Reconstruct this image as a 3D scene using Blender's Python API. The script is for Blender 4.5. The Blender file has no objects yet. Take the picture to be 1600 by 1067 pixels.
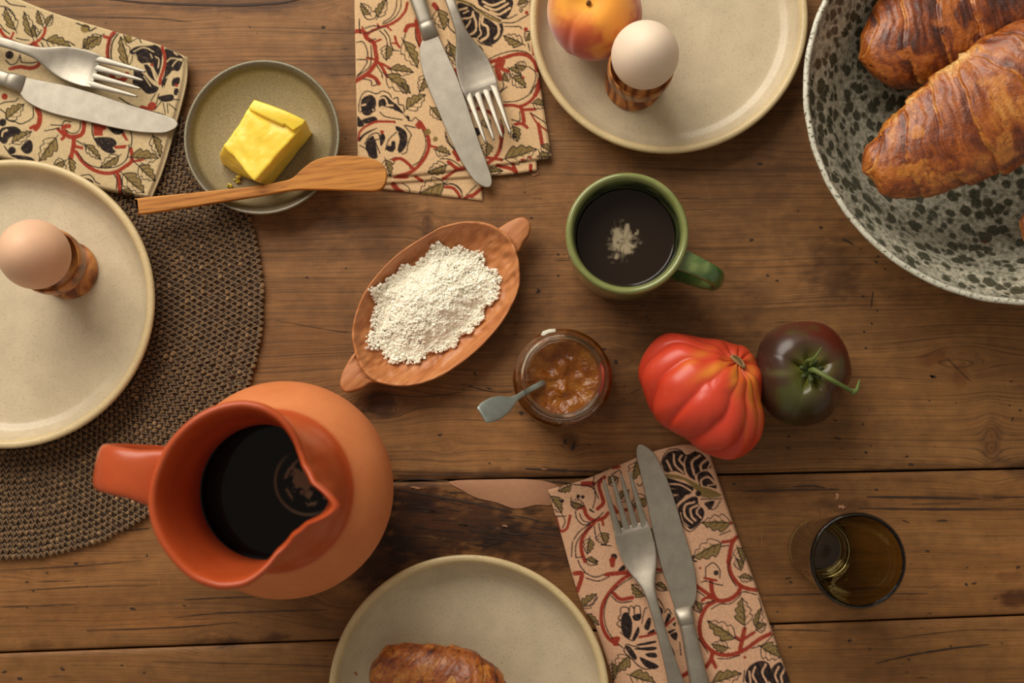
import bpy, bmesh, math, random
import numpy as np
from mathutils import Vector, Matrix

random.seed(7)
rng = np.random.default_rng(7)
scene = bpy.context.scene
COL = scene.collection

# ------------------------------------------------------------------ camera
FPX, CAMH, CX0, CY0 = 2222.2, 0.97, 800.0, 533.5
cam_data = bpy.data.cameras.new('camera')
cam = bpy.data.objects.new('camera', cam_data)
COL.objects.link(cam)
cam_data.sensor_width = 36.0
cam_data.lens = FPX / 1600 * 36
cam_data.clip_start = 0.02
cam_data.dof.use_dof = True
cam_data.dof.focus_distance = 0.945
cam_data.dof.aperture_fstop = 6.3
nadir = Vector(((875 - CX0) / FPX, -(710 - CY0) / FPX, -1)).normalized()
Q = nadir.rotation_difference(Vector((0, 0, -1)))
cam.rotation_mode = 'QUATERNION'
cam.rotation_quaternion = Q
cam.location = (0, 0, CAMH)
scene.camera = cam
RM = np.array(Q.to_matrix())

# ------------------------------------------------------------------ world, window light, exposure
w = bpy.data.worlds.new('room_air')
scene.world = w
w.use_nodes = True
w.node_tree.nodes['Background'].inputs[0].default_value = (1.0, 0.86, 0.70, 1)
w.node_tree.nodes['Background'].inputs[1].default_value = 0.31
ld = bpy.data.lights.new('window_light', 'AREA')
ld.shape = 'RECTANGLE'
ld.size, ld.size_y = 1.3, 1.0
ld.energy = 29
ld.color = (1.0, 0.93, 0.82)
lo = bpy.data.objects.new('window_light', ld)
COL.objects.link(lo)
lo.location = (-0.62, 1.15, 1.05)
lo.rotation_euler = (Vector((0.0, 0.05, 0.0)) - lo.location).to_track_quat('-Z', 'Y').to_euler()
scene.view_settings.view_transform = 'Standard'
scene.view_settings.look = 'None'
scene.view_settings.exposure = 0.0
scene.view_settings.gamma = 1.0
scene.view_settings.use_curve_mapping = False

# ------------------------------------------------------------------ helpers: pixels of the photograph -> points of the place
def at(px, py, z=0.0):
    d = RM @ np.array([(px - CX0) / FPX, -(py - CY0) / FPX, -1.0])
    t = (CAMH - z) / (-d[2])
    return np.array([d[0] * t, d[1] * t, z])

def at_arr(P, z):
    P = np.asarray(P, float)
    v = np.stack([(P[..., 0] - CX0) / FPX, -(P[..., 1] - CY0) / FPX, -np.ones(P.shape[:-1])], -1)
    d = v @ RM.T
    z = np.broadcast_to(np.asarray(z, float), P.shape[:-1])
    t = (CAMH - z) / (-d[..., 2])
    return np.stack([d[..., 0] * t, d[..., 1] * t, z], -1)

def to_px(X):
    d = (np.asarray(X, float) - np.array([0, 0, CAMH])) @ RM
    return np.stack([CX0 + FPX * d[..., 0] / -d[..., 2], CY0 - FPX * d[..., 1] / -d[..., 2]], -1)

def mpp(px, py, z=0.0):
    a = at(px, py, z)
    return 0.5 * (np.linalg.norm(at(px + 1, py, z) - a) + np.linalg.norm(at(px, py + 1, z) - a))

def lin(c):
    c = np.asarray(c, float) / 255.0
    return np.where(c <= 0.04045, c / 12.92, ((c + 0.055) / 1.055) ** 2.4)

def L4(r, g, b):
    return tuple(lin((r, g, b))) + (1.0,)

def sstep(a, b, x):
    t = np.clip((x - a) / (b - a + 1e-12), 0, 1)
    return t * t * (3 - 2 * t)

def vnoise(p, seed=0):
    p = np.asarray(p, float)
    i = np.floor(p).astype(np.int64)
    f = p - i
    f = f * f * (3 - 2 * f)
    def h(ix, iy, iz):
        n = (ix * 73856093) ^ (iy * 19349663) ^ (iz * 83492791) ^ (seed * 2654435761)
        n = n & 0xffffffff
        n = (n ^ (n >> 13)) * 1274126177 & 0xffffffff
        n = (n ^ (n >> 16)) * 2246822519 & 0xffffffff
        return ((n ^ (n >> 15)) & 0xffff) / 65535.0
    r = 0
    for a in (0, 1):
        for b in (0, 1):
            for c in (0, 1):
                wgt = (f[..., 0] if a else 1 - f[..., 0]) * (f[..., 1] if b else 1 - f[..., 1]) * (f[..., 2] if c else 1 - f[..., 2])
                r = r + wgt * h(i[..., 0] + a, i[..., 1] + b, i[..., 2] + c)
    return r

def fbm(p, seed=0, o=4):
    p = np.asarray(p, float)
    r, a, s = 0, 0.5, 0
    for k in range(o):
        r = r + a * vnoise(p * (2 ** k), seed + k)
        s += a
        a *= 0.5
    return r / s

def smooth_line(pts, per=8, closed=False):
    P = np.asarray(pts, float)
    n = len(P)
    if n < 3:
        return P
    out = []
    rng_ = range(n) if closed else range(n - 1)
    for i in rng_:
        if closed:
            p0, p1, p2, p3 = P[(i - 1) % n], P[i], P[(i + 1) % n], P[(i + 2) % n]
        else:
            p1, p2 = P[i], P[i + 1]
            p0 = P[i - 1] if i else 2 * p1 - p2
            p3 = P[i + 2] if i + 2 < n else 2 * p2 - p1
        for k in range(per):
            t = k / per
            out.append(0.5 * (2 * p1 + (p2 - p0) * t + (2 * p0 - 5 * p1 + 4 * p2 - p3) * t * t + (3 * p1 - p0 - 3 * p2 + p3) * t ** 3))
    if not closed:
        out.append(P[-1])
    return np.array(out)

# ------------------------------------------------------------------ helpers: objects
def thing(name, label, cat, loc=(0, 0, 0), group=None):
    o = bpy.data.objects.new(name, None)
    o.empty_display_size = 0.01
    COL.objects.link(o)
    o.location = [float(v) for v in loc]
    o['label'] = label
    o['category'] = cat
    if group:
        o['group'] = group
    return o

def mesh(name, V, F, mat, parent=None, smooth=True, col=None, attrs=None, fix=True, flat_faces=None, label=None):
    V = np.asarray(V, float).reshape(-1, 3)
    if parent is not None:
        V = V - np.array(parent.location)
    me = bpy.data.meshes.new(name)
    me.from_pydata(V.tolist(), [], [list(map(int, f)) for f in F])
    if smooth:
        me.polygons.foreach_set('use_smooth', [True] * len(me.polygons))
        if flat_faces:
            for i in flat_faces:
                me.polygons[i].use_smooth = False
    if col is not None:
        c = np.asarray(col, float).reshape(-1, 3)
        a = me.color_attributes.new('Col', 'FLOAT_COLOR', 'POINT')
        a.data.foreach_set('color', np.concatenate([c, np.ones((len(c), 1))], 1).ravel())
    for k, v in (attrs or {}).items():
        a = me.attributes.new(k, 'FLOAT', 'POINT')
        a.data.foreach_set('value', np.asarray(v, float).ravel())
    if fix:
        bm = bmesh.new()
        bm.from_mesh(me)
        bmesh.ops.recalc_face_normals(bm, faces=bm.faces)
        bm.to_mesh(me)
        bm.free()
    me.update()
    me.materials.append(mat)
    o = bpy.data.objects.new(name, me)
    COL.objects.link(o)
    if parent is not None:
        o.parent = parent
    if label:
        o['label'] = label
    return o

def grid_faces(n, m, cu=False, cv=False, off=0):
    """n rows, m columns; cu closes rows, cv closes columns"""
    I = np.arange(n if cu else n - 1)
    J = np.arange(m if cv else m - 1)
    i, j = np.meshgrid(I, J, indexing='ij')
    i2, j2 = (i + 1) % n, (j + 1) % m
    return (np.stack([i * m + j, i * m + j2, i2 * m + j2, i2 * m + j], -1).reshape(-1, 4) + off).tolist()

def lathe_data(prof, center, segs=128, rfun=None, zfun=None, colf=None):
    """prof [(r, z)...]; end points with r = 0 become poles"""
    prof = np.asarray(prof, float)
    a = np.linspace(0, 2 * np.pi, segs, endpoint=False)
    V, F, C = [], [], []
    rows = []
    for k, (r, z) in enumerate(prof):
        if r < 1e-7:
            rows.append([len(V)])
            V.append([center[0], center[1], center[2] + z])
        else:
            rr = r * (rfun(a, r, z, k) if rfun else np.ones_like(a))
            zz = z + (zfun(a, r, z, k) if zfun else np.zeros_like(a))
            rows.append(list(range(len(V), len(V) + segs)))
            V += np.stack([center[0] + rr * np.cos(a), center[1] + rr * np.sin(a), center[2] + zz], -1).tolist()
        if colf is not None:
            C += [colf(k, r, z)] * len(rows[-1])
    for A, B in zip(rows[:-1], rows[1:]):
        if len(A) == 1 and len(B) == 1:
            continue
        for i in range(segs):
            j = (i + 1) % segs
            if len(A) == 1:
                F.append([A[0], B[i], B[j]])
            elif len(B) == 1:
                F.append([A[i], B[0], A[j]])
            else:
                F.append([A[i], B[i], B[j], A[j]])
    return V, F, (C if colf is not None else None)

def dense_profile(prof, per=5):
    """smooth the profile but keep r >= 0"""
    P = smooth_line(prof, per)
    P[:, 0] = np.maximum(P[:, 0], 0)
    P[0], P[-1] = prof[0], prof[-1]
    P[1:-1, 0] = np.maximum(P[1:-1, 0], 2e-4)
    return P

def sweep_data(pts, hw, ht, m=18, p=2.4, up=(0, 0, 1), round_ends=True):
    P = np.asarray(pts, float)
    n = len(P)
    hw = np.broadcast_to(np.asarray(hw, float), (n,)).copy()
    ht = np.broadcast_to(np.asarray(ht, float), (n,)).copy()
    T = np.gradient(P, axis=0)
    T /= np.linalg.norm(T, axis=1)[:, None]
    if round_ends:
        k = 0.8
        P = np.concatenate([[P[0] - T[0] * ht[0] * k], [P[0] - T[0] * ht[0] * k * 0.8], P, [P[-1] + T[-1] * ht[-1] * k * 0.8], [P[-1] + T[-1] * ht[-1] * k]])
        T = np.concatenate([[T[0]] * 2, T, [T[-1]] * 2])
        e = max(0.2, 1)
        hw = np.concatenate([[max(hw[0] - ht[0], hw[0] * .1), max(hw[0] - .4 * ht[0], hw[0] * .6)], hw, [max(hw[-1] - .4 * ht[-1], hw[-1] * .6), max(hw[-1] - ht[-1], hw[-1] * .1)]])
        ht = np.concatenate([[ht[0] * .15, ht[0] * .65], ht, [ht[-1] * .65, ht[-1] * .15]])
        n += 4
    U = np.asarray(up, float)
    U = np.broadcast_to(U, (n, 3)) if U.ndim == 1 else (np.concatenate([[U[0]] * 2, U, [U[-1]] * 2]) if round_ends else U)
    S = np.cross(T, U)
    S /= np.linalg.norm(S, axis=1)[:, None] + 1e-12
    N = np.cross(S, T)
    a = np.linspace(0, 2 * np.pi, m, endpoint=False)
    c, s = np.cos(a), np.sin(a)
    cc = np.sign(c) * np.abs(c) ** (2 / p)
    ss = np.sign(s) * np.abs(s) ** (2 / p)
    V = P[:, None] + S[:, None] * (hw[:, None] * cc)[..., None] + N[:, None] * (ht[:, None] * ss)[..., None]
    F = grid_faces(n, m, cv=True)
    F.append(list(range(m))[::-1])
    F.append(list(range((n - 1) * m, n * m)))
    return V.reshape(-1, 3), F

def slab_data(poly, z0, z1, bev=0.0006, zf=None):
    """poly (k,2) world outline; a flat solid with rounded edges"""
    P = np.asarray(poly, float)[:, :2]
    k = len(P)
    t = np.roll(P, -1, 0) - np.roll(P, 1, 0)
    t /= np.linalg.norm(t, axis=1)[:, None] + 1e-12
    nrm = np.stack([t[:, 1], -t[:, 0]], -1)
    area = 0.5 * np.sum(P[:, 0] * np.roll(P[:, 1], -1) - np.roll(P[:, 0], -1) * P[:, 1])
    if area < 0:
        nrm = -nrm
    rings = [(-bev, z0), (-.3 * bev, z0 + .3 * bev), (0, z0 + bev), (0, z1 - bev), (-.3 * bev, z1 - .3 * bev), (-bev, z1)]
    V = []
    for d, z in rings:
        Q2 = P + nrm * d
        zz = np.full(k, z) + (zf(Q2) if zf else 0)
        V.append(np.concatenate([Q2, zz[:, None]], 1))
    V = np.concatenate(V)
    F = grid_faces(len(rings), k, cv=True)
    F.append(list(range(k)))
    F.append(list(range((len(rings) - 1) * k, len(rings) * k)))
    return V, F

# ------------------------------------------------------------------ helpers: materials
class NT:
    def __init__(s, name):
        s.mat = bpy.data.materials.new(name)
        s.mat.use_nodes = True
        s.t = s.mat.node_tree
        s.b = s.t.nodes['Principled BSDF']
    def put(s, sock, v):
        if v is None:
            return
        if isinstance(v, bpy.types.NodeSocket):
            s.t.links.new(v, sock)
        elif isinstance(v, (tuple, list)) and len(v) == 3 and sock.type == 'RGBA':
            sock.default_value = tuple(v) + (1,)
        else:
            sock.default_value = v
    def n(s, typ, ins=None, out=0, **props):
        nd = s.t.nodes.new(typ)
        for k, v in props.items():
            setattr(nd, k, v)
        for k, v in (ins or {}).items():
            s.put(nd.inputs[k], v)
        return nd.outputs[out]
    def m(s, op, a, b=None, c=None, clamp=False):
        return s.n('ShaderNodeMath', {0: a, 1: b, 2: c}, operation=op, use_clamp=clamp)
    def mix(s, f, a, b, mode='MIX'):
        nd = s.t.nodes.new('ShaderNodeMix')
        nd.data_type = 'RGBA'
        nd.blend_type = mode
        s.put(nd.inputs[0], f)
        s.put(nd.inputs[6], a)
        s.put(nd.inputs[7], b)
        return nd.outputs[2]
    def ramp(s, f, stops, interp='LINEAR'):
        nd = s.t.nodes.new('ShaderNodeValToRGB')
        nd.color_ramp.interpolation = interp
        el = nd.color_ramp.elements
        while len(el) < len(stops):
            el.new(0.5)
        for e, (p, c) in zip(el, stops):
            e.position = p
            e.color = c if len(c) == 4 else tuple(c) + (1,)
        s.put(nd.inputs[0], f)
        return nd.outputs[0]
    def obj(s):
        return s.n('ShaderNodeTexCoord', out=3)
    def attr(s, name, out=0):
        return s.n('ShaderNodeAttribute', out=out, attribute_name=name)
    def noise(s, vec, scale, detail=4, rough=0.5, out=0, dist=0.0):
        return s.n('ShaderNodeTexNoise', {'Vector': vec, 'Scale': scale, 'Detail': detail, 'Roughness': rough, 'Distortion': dist}, out=out)
    def voro(s, vec, scale, feature='F1', out=0, rnd=1.0):
        return s.n('ShaderNodeTexVoronoi', {'Vector': vec, 'Scale': scale, 'Randomness': rnd}, out=out, feature=feature)
    def mapv(s, vec, scale=(1, 1, 1), rot=(0, 0, 0)):
        return s.n('ShaderNodeMapping', {'Vector': vec, 'Scale': scale, 'Rotation': rot})
    def bump(s, h, strength=0.3, dist=0.001):
        b = s.n('ShaderNodeBump', {'Height': h, 'Strength': strength, 'Distance': dist})
        s.put(s.b.inputs['Normal'], b)
        return b
    def set(s, **kw):
        names = dict(color='Base Color', rough='Roughness', metal='Metallic', trans='Transmission Weight', ior='IOR', spec='Specular IOR Level',
                     sss='Subsurface Weight', sheen='Sheen Weight', coat='Coat Weight', coatr='Coat Roughness', sssr='Subsurface Radius', ssss='Subsurface Scale')
        for k, v in kw.items():
            s.put(s.b.inputs[names[k]], v)
        return s

GREY = lambda v: (v, v, v, 1)

def m_wood_table():
    t = NT('old_pine')
    tone = t.attr('Col')
    g = t.attr('grain', 2)
    pl = t.attr('plank', 2)
    P = t.obj()
    x = t.n('ShaderNodeSeparateXYZ', {0: P}, out=0)
    def vec(sx, sg, off=0.0):
        return t.n('ShaderNodeCombineXYZ', {0: t.m('MULTIPLY', x, sx), 1: t.m('MULTIPLY', g, sg), 2: t.m('ADD', t.m('MULTIPLY', pl, 7.3), off)})
    broad = t.noise(vec(3.0, 45), 1.0, 3, 0.5)
    lines = t.noise(vec(4.0, 620), 1.0, 2, 0.6)
    fine = t.noise(vec(22.0, 1500), 1.0, 3, 0.6)
    rings = t.noise(vec(1.3, 120, 4.4), 1.0, 2, 0.5)
    c = t.ramp(broad, [(0.25, L4(122, 82, 44)), (0.5, L4(138, 95, 53)), (0.75, L4(152, 108, 64))])
    lat = t.ramp(lines, [(0.34, GREY(0.6)), (0.44, GREY(0.93)), (0.56, GREY(1.07)), (0.75, GREY(0.85))])
    c = t.mix(t.attr('fineness', 2), c, t.mix(1.0, c, lat, 'MULTIPLY'))
    rg = t.ramp(rings, [(0.40, GREY(1)), (0.485, GREY(0.95)), (0.5, GREY(0.74)), (0.53, GREY(1.0)), (0.7, GREY(1.04))])
    c = t.mix(0.55, c, t.mix(1.0, c, rg, 'MULTIPLY'))
    c = t.mix(0.62, c, t.mix(1.0, c, t.ramp(fine, [(0.32, GREY(0.5)), (0.5, GREY(1.0)), (0.68, GREY(1.2))]), 'MULTIPLY'))
    c = t.mix(1.0, c, tone, 'MULTIPLY')
    # pores and dents, short dark dashes along the grain
    pn = t.noise(vec(160.0, 900, 2.2), 1.0, 2, 0.5)
    c = t.mix(t.ramp(pn, [(0.69, GREY(0)), (0.76, GREY(0.55))]), c, L4(50, 28, 14))
    # pale scratches and rubbed flecks
    s1 = t.noise(t.mapv(P, (900, 70, 1), (0, 0, 0.5)), 1.0, 2, 0.5)
    s2 = t.noise(t.mapv(P, (60, 800, 1), (0, 0, 0.35)), 1.0, 2, 0.5)
    area = t.ramp(t.noise(P, 22, 2), [(0.45, GREY(0)), (0.65, GREY(1))])
    sc = t.m('MULTIPLY', t.m('MAXIMUM', t.ramp(s1, [(0.70, GREY(0)), (0.8, GREY(0.5))]), t.ramp(s2, [(0.70, GREY(0)), (0.78, GREY(0.5))])), area)
    c = t.mix(sc, c, L4(192, 146, 96))
    mott = t.noise(P, 90, 4, 0.65)
    c = t.mix(0.6, c, t.mix(1.0, c, t.ramp(mott, [(0.3, GREY(0.72)), (0.7, GREY(1.2))]), 'MULTIPLY'))
    t.set(color=c, rough=t.ramp(fine, [(0.3, GREY(0.62)), (0.7, GREY(0.48))]), spec=0.3)
    h = t.m('ADD', t.m('MULTIPLY', lines, 0.6), t.m('MULTIPLY', fine, 0.5))
    t.bump(h, 0.35, 0.0006)
    return t.mat

def m_plain(name, rgb, rough=0.5, **kw):
    t = NT(name)
    n = t.noise(t.obj(), 300, 3)
    c = t.mix(0.25, L4(*rgb), t.mix(1.0, L4(*rgb), t.ramp(n, [(0.3, GREY(0.8)), (0.7, GREY(1.2))]), 'MULTIPLY'))
    t.set(color=c, rough=rough, **kw)
    return t.mat

def m_stoneware(name, rough=0.38, fleck=(110, 80, 45), fscale=900, amount=1.0, mottle=0.12):
    t = NT(name)
    P = t.obj()
    c = t.attr('Col')
    n = t.noise(P, 60, 4, 0.6)
    c = t.mix(1.0, c, t.ramp(n, [(0.3, GREY(1 - mottle)), (0.7, GREY(1 + mottle))]), 'MULTIPLY')
    v = t.voro(P, fscale)
    vc = t.voro(P, fscale, out=1)
    keep = t.ramp(t.n('ShaderNodeSeparateColor', {0: vc}), [(0.70, GREY(0)), (0.74, GREY(1))])
    f = t.m('MULTIPLY', t.ramp(v, [(0.22, GREY(1)), (0.42, GREY(0))]), keep)
    c = t.mix(t.m('MULTIPLY', f, 0.55 * amount), c, L4(*fleck))
    v2 = t.voro(P, fscale * 0.28)
    f2 = t.ramp(v2, [(0.07, GREY(1)), (0.11, GREY(0))])
    c = t.mix(t.m('MULTIPLY', f2, 0.7 * amount), c, L4(95, 62, 35))
    t.set(color=c, rough=rough, spec=0.45)
    t.bump(t.noise(P, 500, 3), 0.08, 0.0005)
    return t.mat

def m_butterdish():
    t = NT('reactive_glaze')
    P = t.obj()
    c = t.attr('Col')
    n = t.noise(P, 1300, 2, 0.6)
    c = t.mix(1.0, c, t.ramp(n, [(0.35, GREY(0.72)), (0.5, GREY(1.0)), (0.68, GREY(1.28))]), 'MULTIPLY')
    t.set(color=c, rough=0.33, spec=0.5)
    return t.mat

def m_attr(name, rough=0.5, bump=None, bscale=400, bdist=0.0004, **kw):
    t = NT(name)
    t.set(color=t.attr('Col'), rough=rough, **kw)
    if bump:
        t.bump(t.noise(t.obj(), bscale, 4, 0.6), bump, bdist)
    return t.mat

def m_cloth():
    t = NT('block_printed_cotton')
    P = t.obj()
    c = t.attr('Col')
    n = t.noise(P, 700, 2, 0.7)
    c = t.mix(1.0, c, t.ramp(n, [(0.3, GREY(0.86)), (0.7, GREY(1.12))]), 'MULTIPLY')
    wv = t.n('ShaderNodeTexWave', {'Vector': P, 'Scale': 650, 'Distortion': 1.5, 'Detail': 1}, out=1)
    wv2 = t.n('ShaderNodeTexWave', {'Vector': P, 'Scale': 650, 'Distortion': 1.5, 'Detail': 1}, out=1, bands_direction='Y')
    t.set(color=c, rough=0.85, spec=0.15, sheen=0.15)
    t.bump(t.m('ADD', t.m('ADD', wv, wv2), t.m('MULTIPLY', t.noise(P, 90, 3), 4.0)), 0.3, 0.0003)
    return t.mat

def m_metal(name, base=(172, 164, 150), rough=0.38):
    t = NT(name)
    P = t.obj()
    n = t.noise(P, 120, 4, 0.65)
    s = t.noise(t.mapv(P, (2500, 120, 120), (0, 0, 0.9)), 1, 2)
    s2 = t.noise(t.mapv(P, (100, 2600, 120), (0, 0, 0.4)), 1, 2)
    c = t.ramp(n, [(0.3, L4(*[v * 0.90 for v in base])), (0.7, L4(*base))])
    t.set(color=c, metal=0.82, rough=t.m('ADD', t.m('MULTIPLY', s, 0.18), rough))
    t.bump(t.m('ADD', s, s2), 0.10, 0.0002)
    return t.mat

def m_olive_wood():
    t = NT('olive_wood')
    P = t.obj()
    n = t.noise(t.mapv(P, (90, 60, 45)), 1, 5, 0.6, dist=1.5)
    wv = t.n('ShaderNodeTexWave', {'Vector': t.mapv(P, (1, .7, .5), (0.5, 0.2, 0.3)), 'Scale': 34, 'Distortion': 12, 'Detail': 4, 'Detail Scale': 1.3}, out=1)
    c = t.ramp(wv, [(0.0, L4(116, 66, 32)), (0.15, L4(146, 88, 44)), (0.5, L4(172, 108, 54)), (0.9, L4(190, 128, 68))])
    c = t.mix(t.ramp(n, [(0.5, GREY(0)), (0.7, GREY(0.5))]), c, L4(84, 42, 18))
    t.set(color=c, rough=0.36, spec=0.4)
    return t.mat

def m_streak_wood(name, ang, a, b, c3, rough=0.42, sc=1.0, carve=0.0, line=True):
    t = NT(name)
    P = t.mapv(t.obj(), (1, 1, 1), (0, 0, -ang))
    n = t.noise(t.mapv(P, (14 * sc, 260 * sc, 60)), 1, 4, 0.6, dist=0.35)
    n2 = t.noise(t.mapv(P, (90 * sc, 2200 * sc, 300)), 1, 2, 0.6)
    c = t.ramp(n, [(0.28, L4(*a)), (0.5, L4(*b)), (0.72, L4(*c3))])
    if line:
        n3 = t.noise(t.mapv(P, (9 * sc, 420 * sc, 60)), 1, 1, 0.5)
        c = t.mix(t.ramp(n3, [(0.485, GREY(0)), (0.505, GREY(0.65)), (0.53, GREY(0))]), c, L4(84, 42, 16))
    c = t.mix(0.5, c, t.mix(1.0, c, t.ramp(n2, [(0.3, GREY(0.72)), (0.7, GREY(1.2))]), 'MULTIPLY'))
    t.set(color=c, rough=rough, spec=0.35)
    if carve:
        v = t.voro(t.mapv(P, (120, 200, 100)), 1, 'SMOOTH_F1')
        t.bump(t.m('ADD', v, t.m('MULTIPLY', n2, 0.05)), carve, 0.0022)
    return t.mat

def m_bowl():
    t = NT('sponged_glaze')
    P = t.obj()
    wob = t.n('ShaderNodeVectorMath', {0: t.noise(P, 260, 3, 0.6, out=1), 1: (0.004, 0.004, 0.004)}, operation='MULTIPLY')
    W = t.n('ShaderNodeVectorMath', {0: P, 1: wob}, operation='ADD')
    d1 = t.voro(W, 125)
    k1 = t.n('ShaderNodeSeparateColor', {0: t.voro(W, 125, out=1)})
    d2 = t.voro(W, 230)
    k2 = t.n('ShaderNodeSeparateColor', {0: t.voro(W, 230, out=1)})
    base = t.ramp(t.noise(P, 330, 4, 0.65), [(0.32, L4(132, 130, 112)), (0.5, L4(172, 167, 148)), (0.68, L4(206, 199, 180))])
    g2 = t.m('MULTIPLY', t.ramp(d2, [(0.30, GREY(1)), (0.50, GREY(0))]), t.ramp(k2, [(0.30, GREY(0)), (0.40, GREY(1))]))
    c = t.mix(t.m('MULTIPLY', g2, 0.7), base, L4(104, 104, 88))
    thr = t.m('MULTIPLY', t.m('ADD', k1, 0.30), 0.46)
    g1 = t.ramp(t.m('SUBTRACT', d1, thr), [(0.0, GREY(1)), (0.06, GREY(.6)), (0.17, GREY(0))])
    c = t.mix(t.m('MULTIPLY', g1, 0.92), c, t.ramp(t.noise(P, 700, 3), [(0.35, L4(42, 42, 30)), (0.7, L4(78, 78, 58))]))
    c = t.mix(t.attr('rim', 2), c, t.ramp(t.noise(P, 420, 3, 0.7), [(0.36, L4(74, 68, 52)), (0.45, L4(205, 203, 184)), (0.7, L4(222, 220, 204))]))
    t.set(color=c, rough=0.24, spec=0.5)
    return t.mat

def m_glass(name, rgb, rough=0.0, ior=1.47):
    t = NT(name)
    t.set(color=L4(*rgb), rough=rough, trans=1.0, ior=ior)
    return t.mat

def m_croissant():
    t = NT('baked_laminated_dough')
    P = t.obj()
    cc = t.attr('Col')
    fl = t.noise(P, 210, 6, 0.7, dist=1.4)
    cc = t.mix(1.0, cc, t.ramp(fl, [(0.32, L4(150, 120, 100)), (0.46, GREY(0.92)), (0.55, GREY(1.03)), (0.7, GREY(1.2))]), 'MULTIPLY')
    vv = t.n('ShaderNodeTexVoronoi', {'Vector': t.n('ShaderNodeVectorMath', {0: P, 1: t.n('ShaderNodeVectorMath', {0: t.noise(P, 90, 3, out=1), 1: (.02, .02, .02)}, operation='MULTIPLY')}, operation='ADD'), 'Scale': 75.0}, feature='DISTANCE_TO_EDGE')
    cc = t.mix(t.m('MULTIPLY', t.ramp(vv, [(0.0, GREY(0.5)), (0.06, GREY(0))]), t.ramp(t.noise(P, 40, 2), [(.45, GREY(0)), (.6, GREY(1))])), cc, L4(96, 44, 14))
    t.set(color=cc, rough=t.ramp(t.noise(P, 130, 3), [(0.4, GREY(0.2)), (0.6, GREY(0.5))]), spec=0.6, coat=.25, coatr=.18)
    h = t.m('ADD', t.noise(P, 330, 5, 0.65), t.m('MULTIPLY', t.noise(P, 1100, 3), 0.3))
    t.bump(h, 0.5, 0.0016)
    return t.mat

def m_tomato(name, rough=0.2):
    t = NT(name)
    t.set(color=t.attr('Col'), rough=rough, spec=0.38, coat=0.12, coatr=0.2, sss=0.08, ssss=0.004)
    t.bump(t.noise(t.obj(), 1500, 2), 0.04, 0.0003)
    return t.mat

def m_terracotta(glossy):
    t = NT('glazed_terracotta' if glossy else 'matte_terracotta')
    P = t.obj()
    zone = t.attr('glaze', 2)
    n = t.noise(P, 35, 4, 0.6)
    n2 = t.noise(P, 900, 2)
    matte = t.ramp(n, [(0.3, L4(204, 118, 66)), (0.7, L4(216, 132, 78))])
    gl = t.ramp(n, [(0.3, L4(176, 72, 32)), (0.7, L4(190, 84, 42))])
    c = t.mix(zone, matte, gl)
    c = t.mix(0.3, c, t.mix(1.0, c, t.ramp(n2, [(0.3, GREY(0.88)), (0.7, GREY(1.1))]), 'MULTIPLY'))
    t.set(color=c, rough=t.m('SUBTRACT', 0.72, t.m('MULTIPLY', zone, 0.42)), spec=0.4)
    return t.mat

def m_green_glaze():
    t = NT('green_glaze')
    P = t.obj()
    c = t.attr('Col')
    n = t.noise(t.mapv(P, (70, 70, 160)), 1, 4, 0.6)
    c = t.mix(t.ramp(n, [(0.42, GREY(0)), (0.62, GREY(0.55))]), c, L4(112, 124, 66))
    t.set(color=c, rough=0.16, spec=0.55, coat=0.5, coatr=0.08)
    return t.mat

def m_coffee():
    t = NT('black_coffee')
    t.set(color=t.attr('Col'), rough=t.attr('matt', 2), spec=0.22)
    return t.mat

def m_jam():
    t = NT('apricot_jam')
    P = t.obj()
    n = t.noise(P, 120, 4, 0.6)
    c = t.ramp(n, [(0.3, L4(130, 66, 14)), (0.5, L4(158, 88, 22)), (0.7, L4(180, 114, 40))])
    t.set(color=c, rough=0.1, trans=0.35, ior=1.4, spec=0.5)
    t.bump(t.m('ADD', t.noise(P, 170, 3, 0.5, dist=1.0), t.m('MULTIPLY', t.noise(P, 600, 2), .25)), 0.5, 0.003)
    return t.mat

def m_salt():
    t = NT('sea_salt')
    t.set(color=L4(255, 251, 234), rough=0.4, spec=0.5)
    return t.mat

def m_straw():
    t = NT('seagrass')
    P = t.obj()
    c = t.mix(1.0, t.attr('Col'), t.ramp(t.noise(P, 1500, 3, 0.7), [(0.3, GREY(0.6)), (0.7, GREY(1.35))]), 'MULTIPLY')
    t.set(color=c, rough=0.6, spec=0.3)
    t.bump(t.noise(P, 1800, 2), 0.5, 0.0005)
    return t.mat

M_TABLE = m_wood_table()
M_PLATE = m_stoneware('speckled_stoneware', rough=.32, amount=.6, mottle=.08)
M_DISH = m_butterdish()
M_CLOTH = m_cloth()
M_METAL = m_metal('worn_steel')
M_METAL2 = m_metal('dull_teaspoon_steel', (172, 182, 174), 0.4)
M_OLIVE = m_olive_wood()
M_DARK = m_plain('dark_wood_mark', (50, 31, 18), 0.7)
M_CRACK = m_plain('crack_dirt', (26, 14, 8), 0.8)  # flat dark brown for dirt-filled cracks
M_BOWL = m_bowl()
M_CROI = m_croissant()
M_TERRA = m_terracotta(False)
M_MUG = m_green_glaze()
M_COFFEE = m_coffee()
M_SALT = m_salt()
M_STRAW = m_straw()

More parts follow.
